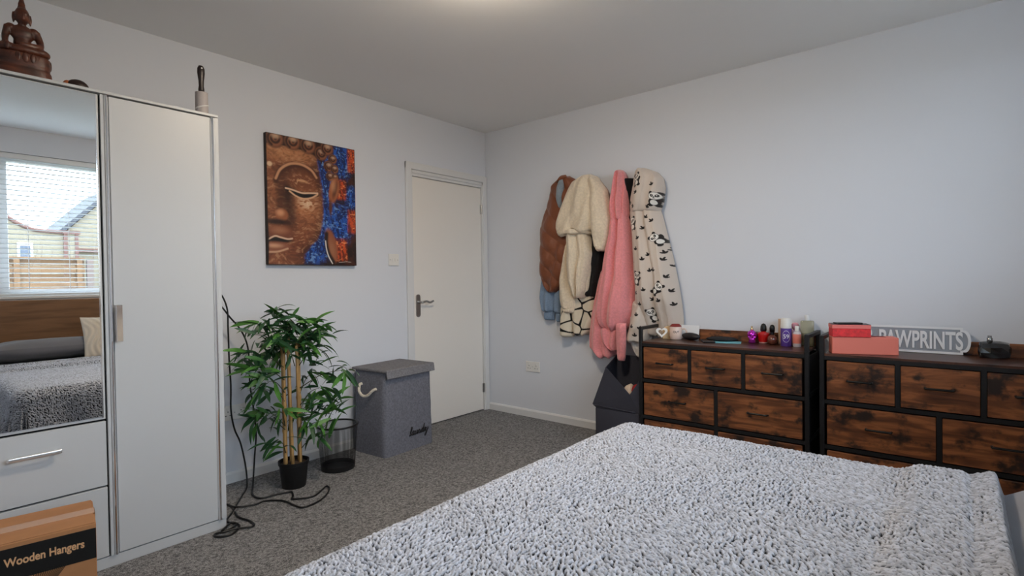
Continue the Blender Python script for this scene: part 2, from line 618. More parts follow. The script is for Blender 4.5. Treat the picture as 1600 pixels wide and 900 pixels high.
blind = thing('venetian_blind', 'white slatted venetian blind pulled down over the window, seen in the mirror', 'blind', ((WX0 + WX1) / 2, WY - .035, WZ0))
M_slat = mat('blind_slat_white', L(226, 228, 230), 0.4)
mk('headrail', box((WX0 + .01, WY - .065, WZ1 - .045), (WX1 - .01, WY - .012, WZ1 - .002), .003), M_slat, blind)
slat_me = None
nsl, z0s, z1s = 28, WZ0 + .035, WZ1 - .06
for i in range(nsl):
    if slat_me is None:
        w = .0125
        pr = [(-w, -.0024 - .0025), (0, .0008), (w, -.0024 + .0025), (w, -.0002 + .0025), (0, .003), (-w, -.0002 - .0025)]
        o = mk('slat', prism(pr, WX0 + .012 - (WX0 + WX1) / 2, WX1 - .012 - (WX0 + WX1) / 2, 'x'), M_slat, blind, local=True)
        slat_me = o.data
    else:
        o = bpy.data.objects.new('slat', slat_me)
        COL.objects.link(o)
        o.parent = blind
    o.location = (0, 0, z0s + (z1s - z0s) * i / (nsl - 1) - WZ0)
mk('bottom_rail', box((WX0 + .012, WY - .05, WZ0 + .006), (WX1 - .012, WY - .02, WZ0 + .022), .003), M_slat, blind)
for x in (-3.5, -3.0, -2.69, -2.42, -1.9, -1.3, -.95):
    mk('ladder_cord', join(tube([(x, WY - .048, WZ0 + .01), (x, WY - .048, WZ1 - .04)], .0012, 5), tube([(x, WY - .022, WZ0 + .01), (x, WY - .022, WZ1 - .04)], .0012, 5)), M_slat, blind)

# ------------------------------------------------------------------ outdoors (seen in the mirror)
M_ground = mat('garden_ground', L(96, 100, 84), 0.95, var=(2, .2))
struct('garden_ground', box((-60, -70, -0.6), (60, WY - .2, -0.5)), M_ground)
M_cream = mat('cream_render', L(130, 120, 102), 0.9)
M_redtrim = mat('red_brown_trim', L(104, 74, 66), 0.8)
M_slate = mat('grey_roof_slates', L(62, 64, 70), 0.8)
M_hwin = mat('house_window_glass', L(70, 78, 92), 0.15)
fence = thing('garden_fence', 'pale wooden garden fence of horizontal boards outside the window', 'fence', (-3.2, -7.5, -.5))
bh, bz = 0.098, -0.42
k = 0
board_me = None
while bz + bh <= 1.56:
    dy = 0.0 if k % 2 == 0 else -0.035
    if board_me is None:
        o = mk('board', box((-3.2, -.012, 0), (1.60, .012, bh), .003), M_fence, fence, local=True)
        board_me = o.data
    else:
        o = bpy.data.objects.new('board', board_me); COL.objects.link(o); o.parent = fence
    o.location = (0, dy, bz + .5)
    bz += bh + .012
    k += 1
mk('capping', box((-6.4, -7.53, 1.535), (-1.60, -7.46, 1.56), .004), M_fence, fence)
for x in (-6.2, -4.6, -3.2, -2.32, -1.66):
    mk('post', box((x - .04, -7.56, -.5), (x + .04, -7.515, 1.535)), M_fence, fence)
    mk('batten', box((x - .03, -7.487, -.5), (x + .03, -7.47, 1.53)), M_fence, fence)
mk('gate_post', box((-1.575, -7.56, -.5), (-1.50, -7.48, 1.53)), mat('weathered_post', L(112, 96, 88), .8), fence)

h1 = thing('house', 'cream rendered house with curved red-brown parapet beyond the fence', 'house', (-2.0, -21, -.5))
par = crom([(-6.0, 3.9), (-2.2, 3.7), (-1.2, 3.45), (-0.72, 3.13), (-0.44, 2.98), (-.2, 2.92), (.45, 2.89)], 6)
poly = [(-6.0, -.5)] + [(float(p[0]), float(p[1])) for p in par] + [(.45, -.5)]
mk('wall', prism(poly, -22.5, -20.0, 'y'), M_cream, h1)
mk('coping', tube([(p[0], -19.98, p[1] + .01) for p in par], .06, 8), M_redtrim, h1, smooth=True)
mk('pier', box((.42, -20.06, -.5), (.72, -19.93, 2.90)), M_cream, h1)
for x in (.43, .71):
    mk('pier_band', box((x - .045, -20.0, -.5), (x + .045, -19.9, 2.9)), M_redtrim, h1)
mk('pier_cap', box((.36, -20.08, 2.86), (.80, -19.87, 2.96)), M_redtrim, h1)
hw = mk('window_frame', box((-.72, -20.05, 1.9), (-.36, -19.96, 2.53)), M_upvc, h1)
mk('pane', box((-.66, -20.0, 1.96), (-.42, -19.94, 2.44)), M_hwin, hw)
h2 = thing('gabled_house', 'pale house with dark grey sloping gable roof behind the fence', 'house', (3, -24, -.5))
mk('gable_wall', prism([(.75, -.5), (.75, 2.95), (2.4, 4.75), (4.6, 2.95), (4.6, -.5)], -27, -22.7, 'y'), M_cream, h2)
for q in ([(.55, 2.78), (2.4, 4.80), (2.4, 4.98), (.40, 2.82)], [(2.4, 4.80), (4.8, 2.80), (4.95, 2.84), (2.4, 4.98)]):
    mk('roof_slope', prism(q, -27.2, -22.55, 'y'), M_slate, h2)
mk('bay_band', box((1.02, -22.75, 2.42), (2.2, -22.56, 2.55)), M_redtrim, h2)
tw = thing('bare_shrub', 'thin bare shrub twigs rising above the fence', 'shrub', (-1.0, -12, -.5))
M_twig = mat('twig_bark', L(98, 84, 74), .9)
for i in range(9):
    x = -1.95 + .16 * i
    mk('twig', tube([(x, -12, -.5), (x + .05, -12, 1.2), (x + .1 + .18 * rng.random(), -12, 1.7 + .55 * rng.random())], [.012, .008, .003], 5, 4), M_twig, tw)

# ------------------------------------------------------------------ ceiling lamp (just above the frame)
LX, LY = -1.99, -1.83
lamp = thing('ceiling_lamp', 'round flush ceiling lamp glowing warm at the middle of the ceiling', 'lamp', (LX, LY, H - .1))
mk('base_plate', xf(lathe([(.0, 0), (.17, 0), (.17, .018), (.0, .018)], 40), None, (LX, LY, H - .018)), M_trim, lamp, smooth=False)
mk('diffuser', xf(lathe([(.0, -.075), (.06, -.072), (.11, -.06), (.145, -.038), (.16, 0)], 40), None, (LX, LY, H - .02)),
   mat('lamp_diffuser', L(250, 240, 225), .5, emit=((1.0, 0.83, 0.63), LAMP_STRENGTH)), lamp, smooth=True)

# ------------------------------------------------------------------ wardrobe
WF = -0.585                       # front of the doors
wx1 = -2.478
wardrobe = thing('wardrobe', 'tall white wardrobe with mirrored middle door, drawers and chrome strips', 'wardrobe', (-3.14, -.3, 0))
wx0 = wx1 - 1.335
top = 1.942
mk('side_panel', box((wx1 - .018, -.560, 0), (wx1, -.01, top - .004), .001), M_white, wardrobe)
mk('side_panel', box((wx0, -.560, 0), (wx0 + .018, -.01, top - .004), .001), M_white, wardrobe)
mk('top_panel', box((wx0, WF - .002, top - .011), (wx1, -.01, top), .001), M_white, wardrobe)
mk('plinth', box((wx0, WF + .004, 0), (wx1, -.555, .045), .001), M_white, wardrobe)
mk('back_panel', box((wx0 + .018, -.014, .05), (wx1 - .018, -.010, top - .014)), M_white, wardrobe)
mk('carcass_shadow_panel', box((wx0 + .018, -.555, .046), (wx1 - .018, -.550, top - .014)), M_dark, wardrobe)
mk('front_stile', box((wx1 - .014, WF, .046), (wx1, -.56, top - .014)), M_white, wardrobe)
secx = [wx1 - .012, -2.902, -2.936 - .43, wx0 + .012]
def chrome_strip(x, w=.016, z0=.048, z1=top - .016):
    # a rounded chrome profile proud of the doors
    pr = [(x - w / 2 + w * k / 8, WF - .0105 * math.sin(PI * k / 8)) for k in range(9)] + [(x + w / 2, WF + .012), (x - w / 2, WF + .012)]
    return mk('chrome_strip', prism(pr, z0, z1, 'z'), M_chrome, wardrobe, smooth=False)
# right door
d1 = mk('door', box((-2.898, WF, .050), (-2.514, WF + .018, top - .018), .0015), M_white, wardrobe)
chrome_strip(-2.505, .017)
mk('edge_strip', box((-2.4965, WF, .048), (wx1 - .0145, WF + .016, top - .016)), M_white, wardrobe)
chrome_strip(-2.908, .016)
mk('edge_strip', box((-2.927, WF - .003, .048), (-2.917, WF + .016, top - .016)), M_white, wardrobe)
mk('handle', join(box((-2.896, WF - .030, .922), (-2.874, WF - .026, 1.072), .0015), box((-2.892, WF - .028, .94), (-2.887, WF, .945)),
                  box((-2.892, WF - .028, 1.05), (-2.887, WF, 1.055)), box((-2.8985, WF - .030, .922), (-2.8955, WF - .004, 1.072), .001)), M_chrome, d1)
# mirrored middle door
mx0, mx1, mz0 = -3.362, -2.933, .622
md = mk('mirror_door', box((mx0, WF + .003, mz0 - .012), (mx1, WF + .018, top - .018), .0015), M_white, wardrobe)
mk('mirror', box((mx0 + .004, WF - .002, mz0), (mx1 - .012, WF + .003, top - .022)), M_mirror, md)
mk('mirror_frame', join(box((mx1 - .012, WF - .004, mz0 - .004), (mx1 - .008, WF + .003, top - .02))), M_chrome, md)
for z0, z1, hz_ in ((.340, .602, .522), (.050, .333, .2)):
    dr = mk('drawer', box((mx0, WF, z0), (mx1, WF + .018, z1), .0015), M_white, wardrobe)
    hx0, hx1 = -3.233, -3.077
    mk('handle', join(box((hx0, WF - .034, hz_ - .009), (hx1, WF - .022, hz_ + .009), .0055, 4), box((hx0 + .012, WF - .026, hz_ - .004), (hx0 + .02, WF, hz_ + .004)),
                      box((hx1 - .02, WF - .026, hz_ - .004), (hx1 - .012, WF, hz_ + .004))), M_satin, dr)
chrome_strip(mx0 - .010, .016)
d3 = mk('door', box((wx0 + .02, WF, .050), (mx0 - .02, WF + .018, top - .018), .0015), M_white, wardrobe)
mk('handle', box((mx0 - .05, WF - .030, .922), (mx0 - .028, WF - .0, 1.072), .0015), M_chrome, d3)

# ------------------------------------------------------------------ painting
def painting():
    nu, nv = 250, 322
    u = np.linspace(0, 1, nu)[None, :].repeat(nv, 0)
    v = np.linspace(0, 1, nv)[:, None].repeat(nu, 1)
    A = 0.80 / 0.62
    img = np.zeros((nv, nu, 3))
    C = lambda *c: np.array(L(*c))
    def mixin(mask, col):
        nonlocal img
        m = np.clip(mask, 0, 1)[..., None]
        img = img * (1 - m) + np.asarray(col) * m
    def ell(cx, cy, ax, ay, soft=.15, rot=0):
        dx, dy = u - cx, (v - cy) * A
        c, s = math.cos(rot), math.sin(rot)
        a, b = (dx * c + dy * s) / ax, (-dx * s + dy * c) / (ay * A)
        d = np.sqrt(a * a + b * b)
        return 1 - sstep(1 - soft, 1 + soft, d)
    def stroke(pts, w, soft=.6):
        P = crom([(p[0], p[1] * A) for p in pts], 10)
        d = np.full(u.shape, 9.0)
        for p, q in zip(P[:-1], P[1:]):
            e = q - p
            t = np.clip(((u - p[0]) * e[0] + (v * A - p[1]) * e[1]) / (e @ e + 1e-12), 0, 1)
            d = np.minimum(d, np.hypot(u - p[0] - t * e[0], v * A - p[1] - t * e[1]))
        return 1 - sstep(w * (1 - soft), w * (1 + soft), d)
    tex = fbm(u * 30 + 3 * fbm(u * 9, v * 9 * A, 2, 2), v * 62 * A + 6 * fbm(u * 7, v * 7 * A, 4, 2), 3, 4)
    tex2 = fbm(u * 14, v * 14 * A, 9, 4)
    streak = fbm(u * 60 + 8 * tex2, v * 18 + 10 * tex2, 21, 3)
    img[:] = C(40, 22, 16)
    mixin(.8 * sstep(.5, .7, tex2), C(72, 34, 20))
    def blue(cx, cy, ax, ay, k=1.0):
        m = ell(cx, cy, ax, ay, .45)
        mixin(m * k, C(18, 36, 92))
        mixin(m * k * sstep(.48, .62, streak), C(36, 88, 176))
        mixin(m * k * sstep(.62, .74, tex), C(110, 150, 205))
    def orange(x0, x1, y0, y1):
        m = sstep(x0 - .02, x0 + .02, u) * (1 - sstep(x1 - .02, x1 + .02, u)) * sstep(y0 - .02, y0 + .02, v) * (1 - sstep(y1 - .02, y1 + .02, v))
        mixin(m * .8, C(120, 42, 20))
        mixin(m * sstep(.44, .58, streak), C(200, 78, 34))
        mixin(m * sstep(.62, .74, tex), C(232, 140, 84))
    blue(.82, .1, .13, .17); blue(.62, .35, .1, .33); blue(.79, .65, .16, .16); blue(.96, .42, .09, .09); blue(.48, .88, .17, .11); blue(.6, .68, .07, .2)
    orange(.91, 1.02, -.02, .2); orange(.77, .88, .28, .44); orange(.9, 1.02, .53, .72); orange(.72, .88, .78, .96)
    # face
    vv = np.array([0, .09, .22, .33, .46, .59, .72, .80, .86, .92, 1.0])
    uu = np.array([.5, .52, .56, .585, .60, .60, .575, .52, .44, .385, .37])
    ub = np.interp(v, vv, uu)
    face = 1 - sstep(-.03, .02, u - ub)
    mixin(face, C(116, 60, 34))
    mixin(face * sstep(.12, .0, np.abs(u - ub + .02)) * .75, C(52, 26, 18))
    mixin(face * ell(.40, .53, .17, .13, .9) * .9, C(186, 120, 78))
    mixin(face * ell(.42, .50, .08, .05, .9) * sstep(.4, .6, tex), C(226, 196, 164))
    mixin(face * ell(.22, .13, .32, .07, .8) * .9, C(182, 122, 80))
    mixin(face * ell(.05, .5, .07, .25, .9) * .7, C(150, 94, 60))
    mixin(face * ell(.40, .72, .13, .1, .9) * .6, C(140, 84, 52))
    mixin(face * ell(.14, .97, .2, .07, .9) * .7, C(140, 86, 58))
    mixin(face * sstep(.56, .72, tex) * .45, C(196, 146, 106))
    mixin(face * (1 - sstep(.3, .45, tex)) * .4, C(64, 32, 20))
    # dark hollow beside the nose
    mixin(ell(.21, .46, .07, .14, .9) * .9, C(42, 21, 15))
    mixin(face * ell(.30, .27, .2, .05, .9) * .6, C(56, 28, 18))
    mixin(ell(.24, .62, .06, .1, .9) * .7, C(56, 28, 18))
    # brow, lid and eye
    mixin(stroke([(.09, .355), (.14, .28), (.24, .225), (.36, .215), (.47, .245), (.53, .30)], .030), C(74, 38, 24))
    mixin(stroke([(.09, .34), (.14, .265), (.24, .212), (.36, .203), (.47, .235), (.53, .29)], .012), C(196, 142, 104))
    mixin(ell(.36, .335, .15, .075, .5) * .9, C(120, 68, 42))
    mixin(ell(.36, .335, .1, .04, .8) * sstep(.45, .6, tex), C(196, 146, 106))
    mixin(stroke([(.2, .405), (.3, .43), (.4, .437), (.53, .425)], .022), C(22, 12, 10))
    mixin(ell(.38, .445, .12, .022, .3), C(18, 10, 9))
    mixin(stroke([(.19, .405), (.26, .412), (.36, .428), (.45, .422), (.54, .415)], .008), C(224, 186, 156))
    mixin(stroke([(.23, .425), (.3, .458), (.38, .473), (.47, .458), (.54, .425)], .008), C(216, 170, 134))
    # nose
    mixin(stroke([(.115, .38), (.125, .47), (.12, .56)], .035, .9) * .5, C(60, 30, 19))
    mixin(ell(.145, .615, .066, .048, .2), C(150, 88, 54))
    mixin(ell(.13, .60, .035, .022, .8) * .9, C(214, 152, 112))
    mixin(ell(.09, .672, .13, .022, .6) * .95, C(36, 18, 13))
    # lips
    mixin(ell(.10, .755, .17, .055, .4), C(118, 66, 44))
    mixin(ell(.12, .735, .08, .025, .9) * .8, C(170, 112, 80))
    mixin(ell(.09, .81, .155, .022, .35), C(22, 12, 10))
    mixin(stroke([(.0, .81), (.07, .782), (.13, .79), (.2, .80), (.25, .795)], .008), C(222, 184, 156))
    mixin(ell(.08, .862, .15, .038, .3), C(140, 84, 60))
    mixin(ell(.06, .855, .07, .014, .9), C(204, 152, 120))
    mixin(stroke([(0, .905), (.1, .9), (.2, .875)], .009) * .8, C(210, 166, 132))
    mixin(ell(.0, .82, .012, .12, .5) * .8, C(22, 12, 10))
    # urna dot
    mixin(ell(.03, .235, .026, .018, .3), C(214, 180, 146))
    # hair band and curls
    hb = np.interp(u, [0, .25, .45, .55, .62], [.085, .085, .10, .13, .2])
    mixin((1 - sstep(-.012, .004, v - hb)) * (u < .6), C(44, 22, 15))
    mixin(stroke([(0, .09), (.2, .088), (.42, .105), (.53, .14)], .008) * .8, C(150, 98, 66))
    for cx, cy, r in ((.085, .035, .085), (.27, .033, .08), (.44, .04, .08), (.59, .085, .068), (.66, .035, .07), (.725, .115, .048), (.675, .18, .055), (.745, .195, .045), (.69, .262, .045), (.75, .262, .035)):
        mixin(ell(cx, cy, r * 1.1, r * 1.1 / A, .2), C(40, 20, 14))
        mixin(ell(cx, cy, r, r / A, .25), C(140, 86, 58))
        th = np.linspace(0, 3.6 * PI, 26)
        sp = [(cx + r * .85 * (1 - t / 13.5) * math.cos(t + 2), cy + r * .85 * (1 - t / 13.5) * math.sin(t + 2) / A) for t in th]
        mixin(stroke(sp, r * .15) * .95, C(52, 26, 17))
        mixin(ell(cx + r * .1, cy - r * .3 / A, r * .45, r * .28 / A, .8) * .8, C(206, 168, 138))
    # ear
    mixin(ell(.735, .375, .058, .11, .2, .25), C(160, 94, 58))
    mixin(ell(.745, .37, .022, .07, .6, .25) * .8, C(60, 30, 20))
    mixin(ell(.725, .335, .03, .045, .9) * .7, C(196, 140, 100))
    mixin(ell(.69, .52, .018, .06, .7), C(96, 52, 34))
    mixin(ell(.69, .835, .066, .14, .2, -.22), C(146, 84, 54))
    mixin(ell(.70, .87, .03, .07, .9, -.22) * .8, C(160, 106, 74))
    mixin(stroke([(.635, .74), (.63, .82), (.655, .9), (.71, .97)], .022) * .95, C(16, 10, 9))
    mixin(stroke([(.622, .80), (.63, .86), (.655, .925), (.70, .985)], .006), C(230, 222, 214))
    mixin(stroke([(.78, .975), (.83, .972), (.87, .968), (.93, .972)], .003) * .7, C(200, 190, 180))
    # vignette of the paint itself at the canvas edge
    e = np.minimum(np.minimum(u, 1 - u) * .62, np.minimum(v, 1 - v) * .80)
    mixin((1 - sstep(.0, .006, e)) * .8, C(26, 15, 12))
    x0, x1, z1, z0 = -1.990, -1.373, 2.070, 1.268
    X = x0 + (x1 - x0) * u
    Z = z1 + (z0 - z1) * v
    relief = -.0012 * (tex - .5)
    Y = -.034 + relief
    V = np.stack([X, Y, Z], -1).reshape(-1, 3)
    F = grid_faces(nv, nu)[:, ::-1].copy()
    p = thing('wall_painting', 'unframed canvas painting of a bronze face with blue and orange hung on the wall', 'painting', ((x0 + x1) / 2, -.018, z0))
    m = mat('painted_canvas', (1, 1, 1), .38, attr='Col')
    mk('canvas_print', (V, F), m, p, smooth=True, cols=img.reshape(-1, 3))
    mk('stretcher', box((x0, -.0335, z0), (x1, -.002, z1)), mat('canvas_edge', L(34, 20, 16), .7), p)
painting()

# ------------------------------------------------------------------ switch and sockets
def plate(name, label, cat, kind, c, w, h, wall):
    """wall 'y': on the left wall (faces -y), wall 'x': on the right wall (faces -x)"""
    if wall == 'y':
        P = lambda a, b, d0, d1, bv=0: box((c[0] + a[0], -d1, c[2] + a[1]), (c[0] + b[0], -d0, c[2] + b[1]), bv)
    else:
        P = lambda a, b, d0, d1, bv=0: box((-d1, c[1] - b[0], c[2] + a[1]), (-d0, c[1] - a[0], c[2] + b[1]), bv)
    t = thing(name, label, cat, tuple(c))
    mk('plate', P((-w / 2, -h / 2), (w / 2, h / 2), 0.0, .008, .002), M_plastic, t)
    if kind == 'switch':
        for x in (-.012, .012):
            mk('rocker', P((x - .006, -.012), (x + .006, .012), .0075, .012, .001), M_plastic, t)
        for x in (-.034, .034):
            mk('screw', P((x - .003, -.003), (x + .003, .003), .0075, .009), M_steel, t)
    else:
        for x in (-.037, .037):
            mk('rocker', P((x - .006, .012), (x + .006, .032), .0075, .011, .001), M_plastic, t)
            for (a, b, sw, sh) in ((x, .008, .004, .009), (x - .012, -.014, .008, .004), (x + .012, -.014, .008, .004)):
                mk('pin_slot', P((a - sw / 2, b - sh / 2), (a + sw / 2, b + sh / 2), .0078, .0086), M_dark, t)
        mk('screw', P((-.003, -.003), (.003, .003), .0075, .009), M_steel, t)
plate('light_switch', 'white double light switch on the wall beside the door', 'switch', 'switch', (-1.031, 0, 1.316), .092, .088, 'y')
plate('power_socket', 'white double power socket on the wall behind the bamboo plant', 'socket', 'socket', (-2.195, 0, .405), .146, .086, 'y')
plate('power_socket', 'white double power socket low on the wall below the hanging coats', 'socket', 'socket', (0, -.510, .425), .146, .086, 'x')
plate('power_socket', 'white double power socket half hidden behind the wardrobe edge', 'socket', 'socket', (-2.322, 0, 1.02), .146, .086, 'y')

# ------------------------------------------------------------------ bed
bed = thing('bed', 'king-size bed with oak headboard and grey duvet', 'bed', (-2.23, -3.0, 0))
bx0, bx1, by0, by1 = -2.985, -1.485, -3.83, -2.17
mk('headboard', box((bx0 - .08, -3.895, .0), (bx1 + .08, -3.835, 1.045), .006, 2), M_headb, bed)
M_base = mat('dark_bed_base', L(52, 44, 40), .8)
mk('bed_base', box((bx0 + .02, by0, .06), (bx1 - .02, by1 + .02 - .04, .30), .015, 2), M_base, bed)
for x in (bx0 + .12, bx1 - .12):
    for y in (by0 + .12, by1 - .14):
        mk('leg', box((x - .03, y - .03, 0), (x + .03, y + .03, .06)), M_black, bed)
M_sheet = mat('grey_cotton', L(150, 152, 161), .85, bump=(400, .15, .001), sheen=.2)
mk('mattress', box((bx0, by0, .30), (bx1, by1, .50), .05, 4), mat('mattress_cover', L(196, 194, 190), .8), bed, smooth=True)

def cloth_top(name, x0, x1, y0, y1, z, drop, r, step, hfun, m, parent, cols=None, over=(1, 1, 1, 1), fold=True):
    """cloth laid on the bed: flat inside the rectangle, bends over its edges by radius r and hangs by drop.
    over: hang on (x0,x1,y0,y1) sides"""
    ext = drop + r * (PI / 2 - 1) + r
    xs = np.arange(x0 - ext * over[0], x1 + ext * over[1] + 1e-6, step)
    ys = np.arange(y0 - ext * over[2], y1 + ext * over[3] + 1e-6, step)
    Xc, Yc = np.meshgrid(xs, ys)
    ax0, ax1, ay0, ay1 = x0 + r * over[0], x1 - r * over[1], y0 + r * over[2], y1 - r * over[3]
    dx = np.where(Xc > ax1, Xc - ax1, np.where(Xc < ax0, Xc - ax0, 0))
    dy = np.where(Yc > ay1, Yc - ay1, np.where(Yc < ay0, Yc - ay0, 0))
    d = np.hypot(dx, dy)
    a = np.clip(d / r, 0, PI / 2)
    hh = r * np.sin(a)
    vv = r * (1 - np.cos(a)) + np.maximum(d - r * PI / 2, 0)
    ux, uy = np.where(d > 0, dx / np.maximum(d, 1e-9), 0), np.where(d > 0, dy / np.maximum(d, 1e-9), 0)
    nx, ny, nz = ux * np.sin(a), uy * np.sin(a), np.cos(a)
    hang = np.maximum(d - r * PI / 2, 0)
    along = Xc * np.abs(uy) + Yc * np.abs(ux)
    wob = (.020 * np.sin(along * 17 + 1.3 * np.sin(along * 6)) + .012 * np.sin(along * 37)) * sstep(0, .18, hang) if fold else 0
    X = np.clip(Xc, ax0, ax1) + ux * hh + nx * wob + .06 * ux * hang
    Y = np.clip(Yc, ay0, ay1) + uy * hh + ny * wob + .06 * uy * hang
    Z = z - vv
    P = np.stack([X, Y, Z], -1)
    Nn = np.stack([nx, ny, nz], -1)
    Hh, cc = hfun(Xc, Yc, P, d)
    P = P + Nn * Hh[..., None]
    return mk(name, (P.reshape(-1, 3), grid_faces(len(ys), len(xs))), m, parent, smooth=True, cols=None if cc is None else cc.reshape(-1, 3))

def duvet_h(X, Y, P, d):
    h = .012 * fbm(X * 6, Y * 6, 5, 3) + .016 * sstep(-3.33, -3.40, Y) + .012 * np.abs(np.sin(Y * 26 + 5 * fbm(X * 3, Y * 3, 8, 2))) * sstep(-3.2, -3.4, Y)
    return h, None
cloth_top('duvet', bx0 - .015, bx1 + .03, by0, by1 + .012, .520, .16, .05, .018, duvet_h, M_sheet, bed, over=(1, 1, 0, 1))

# blanket: sherpa tufts as real relief
def tufts(X, Y, P, d):
    cell = .0090
    h = np.zeros(X.shape)
    tone = np.zeros(X.shape)
    # domain warp so that the tufts flow
    wx = X + .03 * (fbm(X * 5, Y * 5, 31, 2) - .5)
    wy = Y + .03 * (fbm(X * 5, Y * 5, 47, 2) - .5)
    ci, cj = np.floor(wx / cell).astype(np.int64), np.floor(wy / cell).astype(np.int64)
    def hs(a, b, s):
        n = (a * 374761393 + b * 668265263 + s * 982451653) & 0x7fffffff
        n = ((n ^ (n >> 13)) * 1274126177) & 0x7fffffff
        return ((n ^ (n >> 16)) & 0xffff) / 65535.0
    best = np.full(X.shape, -1.0)
    for di in (-1, 0, 1):
        for dj in (-1, 0, 1):
            a, b = ci + di, cj + dj
            px = (a + .15 + .7 * hs(a, b, 1)) * cell
            py = (b + .15 + .7 * hs(a, b, 2)) * cell
            th = 1.0 + 1.1 * (hs(a, b, 3) - .5) + 1.3 * (vnoise(px * 7, py * 7, 77) - .5)
            c, s = np.cos(th), np.sin(th)
            ex, ey = wx - px, wy - py
            p = (ex * c + ey * s) / (cell * 1.02)
            q = (-ex * s + ey * c) / (cell * .44)
            q = q + .35 * np.sin(p * 2.2)
            amp = .55 + .45 * hs(a, b, 4)
            val = amp * (1 - (p * p + q * q))
            upd = val > best
            best = np.where(upd, val, best)
            tone = np.where(upd, hs(a, b, 5), tone)
    h = np.sqrt(np.clip(best + .10, 0, 1.3)) * .0120
    # doubled-over end of the blanket and rolled hem near the pillows
    h2 = .022 * sstep(-3.085, -3.15, Y + .02 * fbm(X * 5, Y * 0 + .5, 3, 2)) 
    h2 = h2 + .012 * np.exp(-((Y + 3.315) / .02) ** 2)  - .008 * np.exp(-((Y + 3.268) / .010) ** 2)
    edge = sstep(-3.345, -3.322, Y)
    h = (h + h2) * edge - .02 * (1 - edge) + .010 * (fbm(X * 4, Y * 4, 12, 3) - .5)
    base = np.array(L(194, 199, 212))
    cols = base * (.74 + .42 * tone[..., None])
    gap_shade = (1 - sstep(.14, .34, best))[..., None]          # shade between the tufts, painted near-black where the relief is low
    cols = cols * (1 - gap_shade) + np.array(L(30, 33, 42)) * gap_shade
    # worn, slightly beige band where the blanket was folded
    bm = sstep(.03, .0, np.abs(Y + 3.12 - .05 * (fbm(X * 4, Y * 4, 61, 3) - .5))) * sstep(.42, .6, fbm(X * 9, Y * 9, 15, 3)) * .45
    cols = cols * (1 - bm[..., None]) + cols * np.array([1.0, .93, .84]) * bm[..., None]
    return h, np.clip(cols, 0, .9)
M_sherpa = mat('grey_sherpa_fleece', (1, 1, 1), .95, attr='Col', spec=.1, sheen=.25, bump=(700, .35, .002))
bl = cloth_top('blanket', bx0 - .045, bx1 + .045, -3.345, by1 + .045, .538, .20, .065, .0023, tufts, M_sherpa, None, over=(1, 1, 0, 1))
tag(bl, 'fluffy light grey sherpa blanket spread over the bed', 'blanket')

def pillow(name, c, sx, sy, sz, m, rot=None, relief=None, parent=None, n=60, px=2.6):
    us = np.linspace(-1, 1, n)
    U, Vv = np.meshgrid(us, us)
    prof = np.clip(1 - np.abs(U) ** px, 0, 1) ** .5 * np.clip(1 - np.abs(Vv) ** px, 0, 1) ** .5
    wr = .10 * (fbm(U * 2 + 5, Vv * 2.5 + 3, 4, 3) - .5)
    up = prof * (1 + wr)
    pinch = 1 - .06 * (1 - np.abs(U) ** 2) * np.abs(Vv) ** 4
    pinch2 = 1 - .06 * (1 - np.abs(Vv) ** 2) * np.abs(U) ** 4
    rel = relief(U, Vv) * prof if relief else 0
    T = np.stack([U * sx * pinch2, Vv * sy * pinch, up * sz + rel], -1).reshape(-1, 3)
    B = np.stack([U * sx * pinch2, Vv * sy * pinch, -up * sz * .8 - .0005], -1).reshape(-1, 3)
    f = grid_faces(n, n)
    V = np.concatenate([T, B])
    F = np.concatenate([f, f[:, ::-1] + n * n])
    VF = xf((V, F), rot, c)
    return mk(name, VF, m, parent, smooth=True)
M_pillow = mat('dark_grey_cotton', L(118, 118, 124), .85, sheen=.2)
a = pillow('pillow', (-2.60, -3.62, .635), .42, .20, .085, M_pillow, rx(.22), relief=lambda U, V: .010 * np.sin(9 * (U * .7 + V * 1.3)) * np.clip(-U + .2, 0, 1), px=4)
tag(a, 'plain dark grey pillow lying at the head of the bed in the mirror', 'pillow')
a = pillow('pillow', (-1.82, -3.62, .635), .33, .20, .085, M_pillow, rx(.22), px=4)
tag(a, 'plain dark grey pillow at the far head corner beside the dressers', 'pillow')
M_cush = mat('cream_cushion', L(214, 204, 190), .9, sheen=.3)
def wave(U, V):
    w = V * 0 + np.sin(26 * U + 3.2 * np.sin(3.2 * V + 1.1 * U) + 2.0 * np.sin(5 * V))
    return .007 * w
a = pillow('cushion', (-2.262, -3.43, .722), .185, .185, .055, M_cush, rx(-1.22), relief=wave, n=90)
tag(a, 'cream square cushion with wavy ridges propped against the pillow', 'cushion')

